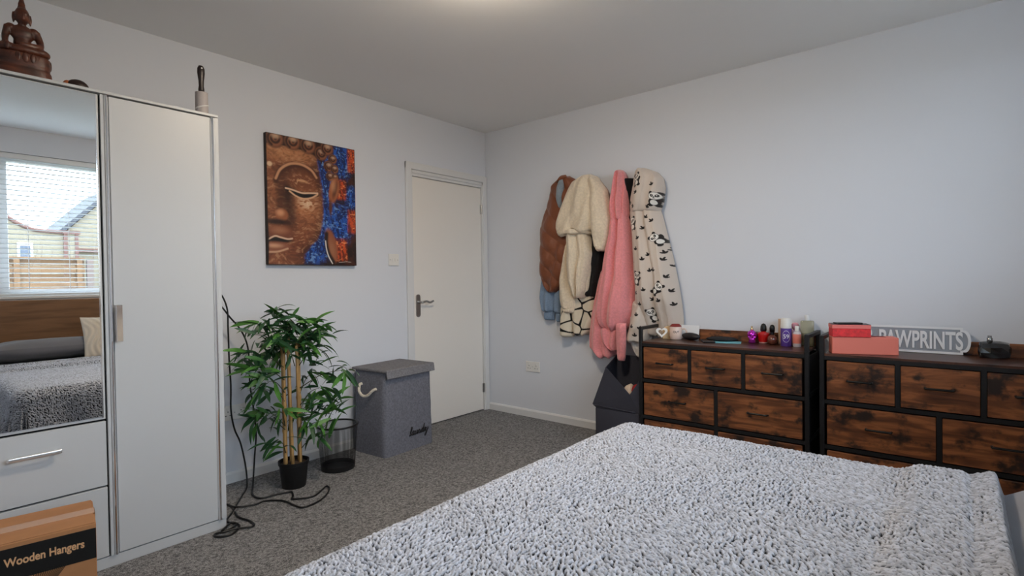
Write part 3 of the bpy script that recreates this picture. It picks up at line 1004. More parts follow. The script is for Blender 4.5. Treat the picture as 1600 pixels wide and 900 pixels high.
# ------------------------------------------------------------------ dressers
def dresser(y0, label):
    """y0: left end (larger y). built as a local thing at its base, faces -x"""
    Wd, D, Ht, tp = .98, .325, .745, .838
    t = thing('dresser', label, 'dresser', (-.36 + D / 2, y0 - Wd / 2, 0), world=True)
    xf0, xb = -.36, -.36 + D
    ya, yb = y0, y0 - Wd
    ps = .022
    for y in (ya - ps / 2, yb + ps / 2):
        for x in (xf0 + ps / 2, xb - ps / 2):
            mk('post', box((x - ps / 2, y - ps / 2, 0), (x + ps / 2, y + ps / 2, tp), .002), M_black, t)
        mk('guard_rail', box((xf0 + ps, y - ps / 2, tp - .02), (xb - ps, y + ps / 2, tp), .002), M_black, t)
        for z in (.02, .26, .5):
            mk('side_rail', box((xf0 + ps, y - ps / 2, z), (xb - ps, y + ps / 2, z + .02)), M_black, t)
        mk('side_fabric', box((xf0 + ps, y - .003, .03), (xb - ps, y + .003, .72)), mat('black_side_fabric', L(15, 15, 16), .95), t)
    rows = [(.040, .245, 2), (.272, .482, 2), (.508, .712, 3)]
    for z in (.022, .250, .486, .714):
        mk('front_rail', box((xf0 + .001, yb + ps, z), (xf0 + .02, ya - ps, z + .02)), M_black, t)
    mk('back_panel', box((xb - .006, yb + ps, .03), (xb - .002, ya - ps, .72)), M_dark, t)
    mk('top_board', box((xf0 + .002, yb + ps + .001, .729), (xb - .001, ya - ps - .001, Ht), .002), M_woodtop, t)
    mk('back_board', box((xb - .012, yb + ps + .001, Ht), (xb - .002, ya - ps - .001, .812), .001), M_wood, t)
    for z0, z1, n in rows:
        w = (Wd - 2 * ps) / n
        for k in range(n):
            c = ya - ps - w * (k + .5)
            if k > 0:
                mk('divider', box((xf0 + .002, c + w / 2 - .010, z0 - .02), (xf0 + .02, c + w / 2 + .010, z1 + .02)), M_black, t)
            e = .012
            d = mk('drawer', box((xf0 - .002, c - w / 2 + e, z0 + .003), (xf0 + .016, c + w / 2 - e, z1 - .003), .002), M_wood, t)
            mk('drawer_box', box((xf0 + .017, c - w / 2 + e, z0 + .003), (xb - .01, c + w / 2 - e, z1 - .02)), M_dark, d)
            zc = (z0 + z1) / 2 + .005
            hw = .052
            mk('handle', tube([(xf0, c + hw, zc), (xf0 - .018, c + hw * .96, zc), (xf0 - .022, c + hw * .8, zc), (xf0 - .022, c - hw * .8, zc), (xf0 - .018, c - hw * .96, zc), (xf0, c - hw, zc)], 0.0058, 8, 3), M_blackp, d, smooth=True)
    return t
dresser(-1.655, 'rustic brown drawer dresser in black frame holding perfumes and a mug')
dresser(-2.683, 'rustic brown drawer dresser in black frame holding the lettered sign')
DT = .745

# ------------------------------------------------------------------ things on the first dresser
def at_top(VF, x, y, rot=0, s=1.0):
    return xf(VF, rz(rot), (x, y, DT + .0005), (s, s, s))
G_clear = mat('clear_glass', (.95, .96, .93), .02, trans=1.0)
VIEW = math.atan2(-3.24 + 2.2, -3.52 + .1)     # direction from dresser to the middle of the room
def facing(x, y):
    return math.atan2(-3.2437 - y, -3.524 - x) + PI / 2   # local -y faces the room

# heart ornament
hp = []
for k in range(40):
    t = 2 * PI * k / 40
    hp.append((16 * math.sin(t) ** 3, 13 * math.cos(t) - 5 * math.cos(2 * t) - 2 * math.cos(3 * t) - math.cos(4 * t)))
def ring_prism(outer, inner, d0, d1):
    n = len(outer)
    V, F = [], []
    for pl_ in (outer, inner):
        for d in (d0, d1):
            V += [(p[0], d, p[1]) for p in pl_]
    for i in range(n):
        j = (i + 1) % n
        F += [(i, j, n + j, n + i), (2 * n + j, 2 * n + i, 3 * n + i, 3 * n + j), (i, 2 * n + i, 2 * n + j, j), (n + j, 3 * n + j, 3 * n + i, n + i)]
    return np.array(V), F
s = .0023
outer = [(p[0] * s, p[1] * s) for p in hp]
inner = [(p[0] * s * .58, p[1] * s * .58) for p in hp]
M_heart = mat('white_painted_wood', L(232, 230, 226), .5)
hx_, hy_ = -.185, -1.735
a = mk('heart_ornament', xf(ring_prism(outer, inner, -.006, .006), rz(facing(hx_, hy_)) @ rx(-.12), (hx_, hy_, DT + .048)), M_heart)
tag(a, 'white open wooden heart ornament standing beside the mug', 'ornament')
wt = prism([(-.038, 0), (.038, 0), (.038, .052)] + [(.038 * math.cos(k * PI / 10), .052 + .034 * math.sin(k * PI / 10)) for k in range(1, 10)] + [(-.038, .052)], -.006, .006, 'y')
hx_, hy_ = -.135, -1.762
t = thing('wooden_plaque', 'arched pale wooden plaque behind the heart ornament', 'plaque', (hx_, hy_, DT), facing(hx_, hy_), world=False)
mk('board', xf(wt, None, (0, 0, .0005)), ramp_mat('pale_birch', [(.3, L(196, 160, 116)), (.7, L(222, 190, 146))], scale=(8, 1, 1), nscale=5, rough=.6), t, local=True)
for k in range(5):
    mk('printed_mark', prism(rrect(.004 + .006 * (k % 2), .010 + .013 * k, .014 + .012 * (k % 2), .018 + .013 * k, .002), -.0068, -.006, 'y'), mat('dark_print', L(60, 44, 36), .7), t, local=True)

# mug
M_mug = mat('cream_glaze', L(222, 198, 186), .25)
hx_, hy_ = -.135, -1.81
t = thing('mug', 'cream mug with dark lettering and a red top', 'mug', (hx_, hy_, DT + .0005), facing(hx_, hy_), world=False)
mk('body', lathe([(.0, 0), (.034, 0), (.038, .004), (.0395, .03), (.0395, .082), (.038, .084), (.036, .082), (.035, .02), (0, .015)], 36), M_mug, t, True, local=True)
mk('handle', tube([(.037, 0, .068), (.058, 0, .068), (.068, 0, .045), (.058, 0, .020), (.036, 0, .016)], .0055, 8, 6), M_mug, t, True, local=True)
mk('lid', lathe([(.0, .083), (.037, .083), (.036, .088), (.024, .101), (.0, .102)], 30), mat('dull_red_cloth', L(132, 48, 46), .8), t, True, local=True)
tv, tf = text_mesh('OUT', .019, .0, .0004)
tv = np.stack([tv[:, 0] - .018, tv[:, 2], tv[:, 1]], -1)
ang = tv[:, 0] / .0397
tv = np.stack([.0401 * np.sin(ang), -.0401 * np.cos(ang), tv[:, 2] + .045], -1)
mk('lettering', (tv, tf), mat('dark_print', L(60, 44, 36), .7), t, local=True)

# white card leaning, dark case, flat phone and papers
hx_, hy_ = -.075, -1.845
a = mk('white_card', xf(box((-.0, -.085, 0), (.004, .085, .092)), rz(-.08) @ ry(.22), (hx_, hy_ - .01, DT + .001)), mat('white_paper', L(226, 228, 232), .7))
tag(a, 'blank white card propped up behind the mug', 'card')
gc = ellipsoid((0, 0, .024), (.032, .072, .024), 24, 12)
a = mk('glasses_case', xf(gc, rz(-.35), (-.12, -1.905, DT)), mat('dark_leather', L(34, 30, 32), .4), smooth=True)
tag(a, 'rounded dark glasses case lying behind the mug handle', 'case')
a = mk('phone', at_top(box((-.036, -.075, 0), (.036, .075, .009), .004, 2), -.16, -2.03, -1.1), M_blackp)
tag(a, 'black phone lying flat on the dresser top', 'phone')
a = mk('turquoise_leaflet', at_top(box((-.05, -.085, 0), (.05, .085, .0025)), -.135, -2.135, .25), mat('turquoise_paper', L(120, 190, 206), .5))
tag(a, 'pale turquoise leaflet under the black cloth pouch', 'leaflet')
pouch_v, pouch_f = ellipsoid((0, 0, .010), (.055, .095, .014), 30, 12)
pouch_v[:, 2] += .006 * (vnoise(pouch_v[:, 0] * 60 + 9, pouch_v[:, 1] * 60 + 9, 3) - .3) * (pouch_v[:, 2] > .010)
pouch_v[:, 2] = np.maximum(pouch_v[:, 2], .0)
a = mk('cloth_pouch', xf((pouch_v, pouch_f), rz(.15), (-.085, -2.09, DT + .0035)), mat('black_cloth', L(26, 26, 30), .8), smooth=True)
tag(a, 'crumpled black pouch lying flat on the dresser top', 'pouch')

# skull bottle
sk = [ellipsoid((0, 0, .052), (.028, .032, .031)), ellipsoid((0, -.012, .024), (.019, .020, .022)), lathe([(0, .003), (.020, .003), (.021, .012), (.015, .02), (0, .02)], 20)]
V, F = remesh(join(*sk), .0028, 3)
def dent(V, c, r, k):
    d = np.linalg.norm((V - np.array(c)) / np.array(r), axis=1)
    w = np.clip(1 - d, 0, 1)
    return V + np.array([0, 1, 0]) * (k * w ** .7)[:, None]
V = dent(V, (-.012, -.03, .046), (.010, .02, .009), .012)
V = dent(V, (.012, -.03, .046), (.010, .02, .009), .012)
V = dent(V, (0, -.03, .033), (.005, .02, .006), .006)
for i in range(-2, 3):
    V = dent(V, (.005 * i, -.032, .018), (.0018, .02, .008), .004)
V[:, 2] -= V[:, 2].min()
hx_, hy_ = -.092, -2.275
t = thing('skull_bottle', 'shiny magenta purple skull-shaped perfume bottle', 'bottle', (hx_, hy_, DT + .0005), facing(hx_, hy_), world=False)
mk('skull', (V, F), mat('magenta_metallic', L(196, 60, 190), .14, .75), t, True, local=True)
mk('neck', lathe([(0, .078), (.008, .078), (.008, .09), (.005, .092), (.005, .104), (0, .105)], 16), mat('brass', (.75, .55, .3), .2, 1.0), t, True, local=True)
# red bottle with domed black cap
hx_, hy_ = -.068, -2.335
t = thing('red_bottle', 'red glass bottle with domed black cap', 'bottle', (hx_, hy_, DT + .0005), facing(hx_, hy_), world=False)
mk('glass', lathe([(0, 0), (.024, 0), (.026, .004), (.033, .055), (.032, .064), (.014, .07), (.014, .075), (0, .075)], 30), mat('red_glass', L(186, 24, 22), .08, coat=.5), t, True, local=True)
mk('cap', lathe([(0, .0755), (.017, .0755), (.018, .085), (.016, .105), (.010, .118), (0, .122)], 24), M_blackp, t, True, local=True)
mk('base_band', lathe([(0, .0002), (.0245, .0002), (.0265, .006), (.0268, .009), (0, .009)], 30), mat('pale_glass_foot', L(196, 180, 176), .15), t, True, local=True)
# small round brown perfume
hx_, hy_ = -.105, -2.393
t = thing('perfume_bottle', 'small round brown glass perfume bottle with tall black cap', 'perfume', (hx_, hy_, DT + .0005), facing(hx_, hy_), world=False)
mk('glass', lathe([(0, 0), (.014, 0), (.024, .010), (.029, .028), (.024, .046), (.012, .056), (.010, .060), (0, .060)], 28), mat('amber_glass', L(104, 56, 42), .06, coat=.6), t, True, local=True)
mk('collar', lathe([(0, .0602), (.012, .0602), (.012, .076), (0, .076)], 20), M_blackp, t, False, local=True)
mk('cap', lathe([(0, .0762), (.014, .0762), (.015, .10), (.011, .114), (0, .119)], 20), M_blackp, t, True, local=True)
# slim beige box
a = mk('slim_box', at_top(box((-.016, -.016, 0), (.016, .016, .152), .001), -.058, -2.432, .3), mat('beige_card', L(208, 172, 142), .6))
tag(a, 'slim upright beige carton beside the purple spray', 'carton')
# purple deodorant
hx_, hy_ = -.135, -2.475
t = thing('body_spray', 'purple body spray with white cap and number 59', 'spray', (hx_, hy_, DT + .0005), facing(hx_, hy_), world=False)
mk('can', lathe([(0, 0), (.027, 0), (.029, .003), (.029, .098), (.028, .104), (0, .104)], 32), mat('purple_can', L(92, 62, 150), .3), t, True, local=True, auto=.8)
mk('cap', lathe([(0, .1045), (.029, .1045), (.029, .112), (.027, .158), (.024, .162), (0, .162)], 32), M_plastic, t, True, local=True, auto=.8)
def wrap(V, R, zc):
    a_ = V[:, 0] / R
    return np.stack([R * np.sin(a_), -R * np.cos(a_), V[:, 1] + zc], -1)
M_print = mat('white_print', L(225, 222, 235), .5)
tv, tf = text_mesh('59', .034, .0, .0005)
tv[:, 0] -= (tv[:, 0].min() + tv[:, 0].max()) / 2
tv[:, 1] -= (tv[:, 1].min() + tv[:, 1].max()) / 2
mk('number', (wrap(tv, .0297, .058), tf), M_print, t, local=True)
ov, of = ring_prism([(.021 * math.cos(k * PI / 20), .034 * math.sin(k * PI / 20)) for k in range(40)], [(.0193 * math.cos(k * PI / 20), .0318 * math.sin(k * PI / 20)) for k in range(40)], 0, 0.0002)
ov = ov[:, [0, 2, 1]]
mk('oval_print', (wrap(ov, .0297, .058), of), M_print, t, local=True)
# pink bottle with round cap, behind
hx_, hy_ = -.052, -2.505
t = thing('pink_bottle', 'pale pink bottle with round pink cap behind the spray bottles', 'bottle', (hx_, hy_, DT + .0005), world=False)
mk('glass', lathe([(0, 0), (.026, 0), (.027, .08), (.022, .088), (.012, .092), (0, .092)], 28), mat('pale_pink_glass', L(214, 168, 186), .15), t, True, local=True)
mk('cap', lathe([(0, .0925), (.012, .0925), (.020, .102), (.021, .118), (.013, .13), (0, .132)], 24), mat('pink_cap', L(226, 158, 172), .3), t, True, local=True)
# coral spray
hx_, hy_ = -.135, -2.532
t = thing('spray_bottle', 'small clear spray bottle with coral liquid', 'bottle', (hx_, hy_, DT + .0005), world=False)
mk('glass', lathe([(0, 0), (.021, 0), (.022, .003), (.022, .078), (.016, .086), (.010, .09), (0, .09)], 28), mat('frosted_clear_plastic', L(206, 200, 206), .25), t, True, local=True)
mk('coral_label', lathe([(.0222, .02), (.0224, .021), (.0224, .072), (.0222, .073)], 28), mat('coral_print', L(238, 140, 124), .4), t, True, local=True)
mk('spray_head', lathe([(0, .0902), (.011, .0902), (.011, .117), (.009, .119), (0, .119)], 20), M_plastic, t, True, local=True, auto=.8)
# clear bottle with pale oil
hx_, hy_ = -.075, -2.574
t = thing('oil_bottle', 'large clear rectangular bottle with pale green oil and clear cap', 'bottle', (hx_, hy_, DT + .0005), 0.1, world=False)
mk('glass', xf(box((-.028, -.034, 0), (.028, .034, .148), .008, 3)), mat('pale_green_bottle', L(214, 212, 184), .06, coat=.6, trans=.85), t, True, local=True)
mk('liquid', box((-.024, -.030, .008), (.024, .030, .075), .005, 2), mat('olive_oil_liquid', L(138, 136, 84), .1, trans=.3), t, local=True)
mk('cap', lathe([(0, .1485), (.014, .1485), (.014, .178), (.012, .18), (0, .18)], 20), mat('frosted_cap', L(214, 216, 218), .2), t, True, local=True, auto=.8)

# ------------------------------------------------------------------ things on the second dresser
cb_r = math.atan2(.097, -.27) - PI / 2      # long side along local x... front edge direction
ang_b = math.atan2(-.255, .088)
t = thing('coral_box', 'long coral pink gift box under the small red box', 'box', (-.250, -2.862, DT + .0005), ang_b, world=False)
M_coral = mat('coral_card', L(232, 128, 112), .5)
mk('box_base', box((-.145, -.045, 0), (.145, .045, .088), .002), M_coral, t, local=True)
mk('box_slot', box((-.04, -.02, .088), (.10, .035, .0885)), mat('coral_inside', L(150, 60, 52), .7), t, local=True)
t = thing('red_box', 'small red patterned box with pink band on the coral box', 'box', (-.270, -2.806, DT + .0892), ang_b, world=False)
mk('box_base', box((-.085, -.05, 0), (.085, .05, .042), .0015), mat('red_patterned_card', L(226, 52, 56), .45, var=(70, .22)), t, local=True)
mk('box_lid', box((-.086, -.051, .0422), (.086, .051, .062), .0015), mat('salmon_card', L(236, 122, 116), .45), t, local=True)
mk('box_top', box((-.085, -.050, .0622), (.085, .050, .064)), mat('dark_red_top', L(70, 22, 28), .4), t, local=True)
a = mk('black_wallet', xf(box((-.060, -.030, 0), (.060, .030, .007), .002), rz(ang_b + .25), (-.275, -2.80, DT + .1534)), M_blackp)
tag(a, 'flat black wallet lying on the red box', 'wallet')

# sign
sgn_y0, sgn_y1, sh = -2.715, -3.29, .135
sx_ = -.062
lean = -.08
t = thing('lettered_sign', 'grey street-style sign with raised white letters reading PAWPRINTS', 'sign', (sx_, (sgn_y0 + sgn_y1) / 2, DT + .0015), -PI / 2, world=False)
half = (sgn_y0 - sgn_y1) / 2
def sign_outline(g):
    w, h = half - g, sh / 2 - g
    r = h * .80
    pts = []
    for sgx in (1, -1):
        arc = [(w - .022 + (.022) * math.sin(a_), r * -math.cos(a_)) for a_ in np.linspace(0, PI, 15)]
        seq = [(w - .030, -h), (w - .030, -r)] + arc + [(w - .030, r), (w - .030, h)]
        pts += [(x, z) for x, z in seq] if sgx == 1 else [(-x, -z) for x, z in seq]
    return [(x, z + sh / 2) for x, z in pts]
M_signg = mat('sign_grey', L(150, 156, 166), .5)
M_signw = mat('sign_white', L(228, 230, 234), .45)
R_ = rx(lean)
def sg(VF): return xf(VF, R_)
mk('board', sg(prism(sign_outline(.001), -.006, .006, 'y')), M_signg, t, local=True)
mk('border', sg(ring_prism(sign_outline(0), sign_outline(.011), -.010, -.006)), M_signw, t, local=True)
tv, tf = text_mesh('& PAWPRINTS', .122, .0035, .0030, 1.0, 'RIGHT')
tv[:, 0] *= .405 / (tv[:, 0].max() - tv[:, 0].min())
tv = np.stack([tv[:, 0], -tv[:, 2] - .0085, tv[:, 1]], -1)
tv[:, 0] += half - .030 - tv[:, 0].max()
tv[:, 2] += sh / 2 - (tv[:, 2].min() + tv[:, 2].max()) / 2
mk('raised_letters', sg((tv, [f[::-1] for f in tf])), M_signw, t, local=True)

# black faceted perfume bottle
bm = bmesh.new()
bmesh.ops.create_cube(bm, size=2.0)
bmesh.ops.subdivide_edges(bm, edges=bm.edges[:], cuts=2, use_grid_fill=True)
rr = random.Random(4)
for v in bm.verts:
    q = v.co.normalized() * 1.25
    c_ = v.co * .55 + q * .45
    k = 1 + .16 * (rr.random() - .5)
    v.co = Vector((c_.x * .030 * k, c_.y * .056 * k, max(0.0, c_.z * .038 * k + .038)))
hx_, hy_ = -.10, -3.375
t = thing('black_perfume_bottle', 'squat faceted black glass perfume bottle beside the sign', 'perfume', (hx_, hy_, DT + .0005), .1, world=False)
mk('glass', from_bm(bm), mat('black_glass', L(14, 13, 14), .06, coat=.8), t, local=True)
mk('neck', xf(lathe([(0, .068), (.011, .068), (.011, .095), (.008, .097), (.008, .106), (0, .106)], 18), None, (0, .018, 0)), mat('dark_chrome', (.3, .3, .3), .12, 1.0), t, True, local=True)

# ------------------------------------------------------------------ lint roller, statue, ornament on the wardrobe
TZ = top + .0005
t = thing('lint_roller', 'lint roller with black handle standing on the wardrobe', 'lint roller', (-2.512, -.49, TZ), world=False)
mk('paper_roll', lathe([(0, 0), (.027, 0), (.027, .118), (.018, .119), (0, .119)], 30), mat('roll_paper', L(176, 168, 166), .6), t, True, local=True, auto=.8)
mk('paper_band', tube([(.0272 * math.cos(a_), .0272 * math.sin(a_), .052 + .009 * (a_ + 1.57)) for a_ in np.linspace(-PI * .99, 0.1, 24)], .0045, 6, flat=(.12, 1)), M_plastic, t, True, local=True)
mk('handle', lathe([(0, .1195), (.013, .1195), (.0135, .135), (.011, .15), (.012, .175), (.0165, .21), (.016, .232), (.010, .245), (0, .248)], 24, 1, .7), mat('dark_brown_plastic', L(34, 24, 24), .35), t, True, local=True)
mk('hang_hole', xf(lathe([(0, -.0121), (.0035, -.0121), (.0035, .0121), (0, .0121)], 12), rx(PI / 2), (0, 0, .232)), M_plastic, t, local=True)

t = thing('seated_statue', 'carved dark wooden seated statue with tall spire on the wardrobe', 'statue', (-3.138, -.46, TZ), world=False)
base = []
for z0, z1, w0, w1, d0, d1 in ((0, .036, .088, .082, .06, .056), (.033, .056, .076, .080, .054, .056), (.050, .080, .081, .078, .057, .054)):
    n = 36
    V = []
    for k in range(n):
        a_ = 2 * PI * k / n
        c_, s_ = math.cos(a_), math.sin(a_)
        e = (abs(c_) ** 3 + abs(s_) ** 3) ** (-1 / 3)
        V.append((w0 * c_ * e, d0 * s_ * e, z0))
    for k in range(n):
        a_ = 2 * PI * k / n
        c_, s_ = math.cos(a_), math.sin(a_)
        e = (abs(c_) ** 3 + abs(s_) ** 3) ** (-1 / 3)
        V.append((w1 * c_ * e, d1 * s_ * e, z1))
    F = [(k, (k + 1) % n, n + (k + 1) % n, n + k) for k in range(n)] + [tuple(range(n))[::-1], tuple(range(n, 2 * n))]
    base.append((np.array(V), F))
V, F = remesh(join(*base), .0035, 3)
mk('base', (V, F), M_statue, t, True, local=True)
for k in range(11):                       # carved petals round the base
    a_ = PI + PI * (k + .5) / 11
    mk('petal', xf(ellipsoid((0, 0, 0), (.010, .004, .015), 10, 6), rz(a_ + PI / 2), (.081 * math.cos(a_), .056 * math.sin(a_), .065)), M_statue, t, True, local=True)
body = [ellipsoid((-.045, -.008, .094), (.036, .034, .016)), ellipsoid((.045, -.008, .094), (.036, .034, .016)), ellipsoid((0, -.02, .092), (.058, .030, .015)),
        ellipsoid((0, .008, .118), (.027, .022, .032)), ellipsoid((0, .006, .148), (.037, .022, .026)), ellipsoid((-.034, .006, .160), (.016, .015, .012)), ellipsoid((.034, .006, .160), (.016, .015, .012)),
        tube([(-.041, .006, .160), (-.050, -.002, .130), (-.052, -.020, .108), (-.050, -.034, .098)], [.0125, .011, .009, .0075], 10, 4),
        tube([(.041, .006, .160), (.052, .002, .130), (.046, -.020, .112), (.010, -.034, .108)], [.0125, .012, .010, .008], 10, 4),
        ellipsoid((-.049, -.040, .094), (.008, .006, .012)), ellipsoid((0, -.036, .108), (.018, .010, .005)),
        tube([(0, .004, .165), (0, .002, .190)], .012, 12), ellipsoid((0, -.001, .199), (.0225, .024, .027)), ellipsoid((0, .002, .222), (.013, .013, .012)),
        ellipsoid((0, -.0245, .196), (.0035, .005, .008)), ellipsoid((0, -.022, .186), (.008, .004, .003)),
        ellipsoid((-.0095, -.020, .203), (.006, .004, .0025)), ellipsoid((.0095, -.020, .203), (.006, .004, .0025)),
        tube([(-.024, .004, .208), (-.0255, .004, .192), (-.024, .003, .176)], [.004, .0045, .003], 8, 4),
        tube([(.024, .004, .208), (.0255, .004, .192), (.024, .003, .176)], [.004, .0045, .003], 8, 4),
        xf(lathe([(0, 0), (.010, .0), (.011, .006), (.008, .016), (.0045, .03), (.002, .042), (0, .045)], 16), None, (0, .002, .228))]
V, F = remesh(join(*body), .0026, 2)
mk('figure', (V, F), M_statue, t, True, local=True)

t.scale = (1.0, 1.0, 1.3)

t = thing('carved_ornament', 'small dark domed ornament with orange tip lying on the wardrobe', 'ornament', (-2.972, -.46, TZ), world=False)
mk('shell', ellipsoid((0, 0, .030), (.038, .028, .030), 20, 10), mat('dark_carved_wood', L(40, 24, 20), .4), t, True, local=True)
mk('tip', ellipsoid((-.032, 0, .032), (.016, .012, .018), 14, 8), mat('orange_wood', L(168, 92, 46), .5), t, True, local=True)

# ------------------------------------------------------------------ bamboo plant
px_, py_ = -2.018, -.345
plant = thing('bamboo_plant', 'artificial bamboo plant with tan canes in a black pot', 'plant', (px_, py_, 0), world=False)
mk('pot', lathe([(0, 0), (.062, 0), (.064, .003), (.077, .128), (.082, .130), (.083, .148), (.078, .148), (.074, .128), (0, .126)], 40), mat('matt_black_pot', L(18, 18, 19), .5), plant, True, local=True, auto=.7)
mk('soil', lathe([(0, .127), (.07, .127), (.07, .132), (0, .136)], 24), mat('dark_soil', L(74, 58, 44), .95, bump=(90, 1, .01)), plant, True, local=True)
M_cane = ramp_mat('bamboo_cane', [(.3, L(136, 102, 58)), (.55, L(186, 148, 94)), (.8, L(160, 120, 72))], scale=(40, 40, 3), nscale=1.4, rough=.5)
def cane(x, y, x2, y2, z1, r):
    pts, rad = [], []
    n = 40
    for i in range(n + 1):
        t_ = i / n
        z = .125 + (z1 - .125) * t_
        ph = (z / .135 + x * 9) % 1.0
        pts.append((x + (x2 - x) * t_, y + (y2 - y) * t_, z))
        rad.append(r * (1.22 if ph < .07 else 1.0))
    return mk('cane', tube(pts, rad, 12), M_cane, plant, True, local=True)
for c in ((-.042, .01, -.046, .01, .84, .0115), (-.018, -.025, -.030, -.02, .80, .0085), (.004, .03, -.004, .03, .85, .010), (.030, -.02, .020, -.02, .80, .0085), (.044, .012, .044, .012, .83, .0125)):
    cane(*c)
M_leaf = [mat('leaf_green_a', L(50, 98, 42), .45, var=(18, .25)), mat('leaf_green_b', L(34, 74, 40), .45, var=(18, .25)), mat('leaf_green_c', L(72, 122, 50), .45, var=(18, .25))]
def leaf_mesh(l, w, droop, curl):
    n = 7
    V, F = [], []
    for i in range(n):
        t_ = i / (n - 1)
        ww = w * (math.sin(PI * min(1, t_ * .93 + .05)) ** .8) * (1 - .25 * t_)
        if i == n - 1: ww = .0004
        x = l * t_ * (1 - .12 * droop * t_)
        z = -droop * l * t_ * t_ * .5
        V += [(x, -ww, z + .25 * ww + curl * t_ * ww), (x, 0, z), (x, ww, z + .25 * ww - curl * t_ * ww)]
    for i in range(n - 1):
        a_ = i * 3
        F += [(a_, a_ + 3, a_ + 4, a_ + 1), (a_ + 1, a_ + 4, a_ + 5, a_ + 2)]
    return np.array(V), F
leaf_data = []
for q, (l, w, dr, cu) in enumerate(((.135, .0140, .5, .3), (.115, .0125, .8, -.4), (.15, .0145, .35, .2), (.10, .012, .3, .5), (.125, .013, 1.1, -.2), (.14, .014, .7, .0))):
    me = bpy.data.meshes.new('leaf')
    V, F = leaf_mesh(l, w, dr, cu)
    me.from_pydata(V.tolist(), [], [list(f) for f in F])
    me.polygons.foreach_set('use_smooth', [True] * len(F))
    me.materials.append(M_leaf[q % 3])
    leaf_data.append(me)
CL = [(-2.19, .945, 9), (-2.1, .975, 11), (-2.007, .965, 12), (-1.92, .93, 11), (-1.84, .872, 10), (-2.15, .87, 12), (-2.05, .875, 14), (-1.945, .85, 14), (-2.10, .80, 14), (-2.0, .79, 14), (-1.90, .79, 12),
      (-2.25, .72, 10), (-2.19, .65, 10), (-2.14, .60, 8), (-2.22, .79, 9), (-1.84, .63, 10), (-1.77, .66, 10), (-1.87, .56, 9),
      (-2.164, .461, 11), (-2.20, .44, 9), (-2.10, .46, 8), (-1.93, .455, 9), (-1.85, .42, 11), (-1.80, .49, 8), (-1.95, .40, 8), (-1.90, .375, 8), (-2.14, .31, 8), (-1.89, .31, 8)]
rg = random.Random(11)
M_stem = mat('dark_stem', L(58, 62, 36), .7)
def add_leaf(p, yaw, pitch, sc):
    o = bpy.data.objects.new('leaf', rg.choice(leaf_data))
    COL.objects.link(o)
    o.parent = plant
    o.location = p
    o.rotation_euler = (rg.uniform(-1.1, 1.1), -pitch, yaw)
    o.scale = (sc, sc, sc)
nl = 0
for cx, cz, n in CL:
    dy = rg.uniform(-.13, .10)
    p = Vector((cx - px_, dy * (1.0 if cz > .5 else .8), cz - .02))
    # twig from the nearest cane to the cluster
    bx_ = max(-.045, min(.045, p.x))
    mk('branch', tube([(bx_, 0.0, p.z - .09), ((bx_ + p.x) / 2, p.y * .5, p.z - .02), tuple(p)], [.0028, .0022, .0014], 5, 4), M_stem, plant, True, local=True)
    out = math.atan2(p.y + .001, p.x)
    for k in range(n):
        if nl >= 298: break
        yaw = rg.uniform(0, 2 * PI) if abs(p.x) < .12 else out + rg.gauss(0, 1.15)
        pitch = rg.uniform(-.65, .85) if cz > .85 else rg.uniform(-.9, .6)
        q = p + Vector((rg.gauss(0, .022), rg.gauss(0, .025), rg.gauss(0, .022)))
        # keep tips off the wall
        if q.y + math.sin(yaw) * .12 > .30: yaw = -yaw
        if q.x + math.cos(yaw) * .13 > .16 and q.z + math.sin(pitch) * .13 < .40: pitch = abs(pitch) + .45      # clear of the bin
        add_leaf(q, yaw, pitch, rg.uniform(.8, 1.15))
        nl += 1
# the remaining inner leaves, past the countable ones, as one mass of real leaves
ex = []
for cx, cz, n in CL:
    for k in range(n if cz > .74 else n // 2):
        p = Vector((cx - px_ + rg.gauss(0, .03), rg.uniform(-.12, .12), cz + rg.gauss(0, .028) - .02))
        yaw = rg.uniform(0, 2 * PI)
        if p.y + math.sin(yaw) * .12 > .30: yaw = -yaw
        if p.x > .04 and p.z < .45: yaw = PI - .5 * math.cos(yaw)
        Rm = Matrix.Rotation(yaw, 3, 'Z') @ Matrix.Rotation(-rg.uniform(-.9, .7), 3, 'Y') @ Matrix.Rotation(rg.uniform(-1.2, 1.2), 3, 'X')
        ex.append(xf(leaf_mesh(rg.uniform(.09, .13), rg.uniform(.010, .0135), rg.uniform(.2, 1.0), rg.uniform(-.4, .4)), Rm, tuple(p)))
o = mk('foliage', join(*ex), M_leaf[1], plant, True, local=True)
o['kind'] = 'stuff'

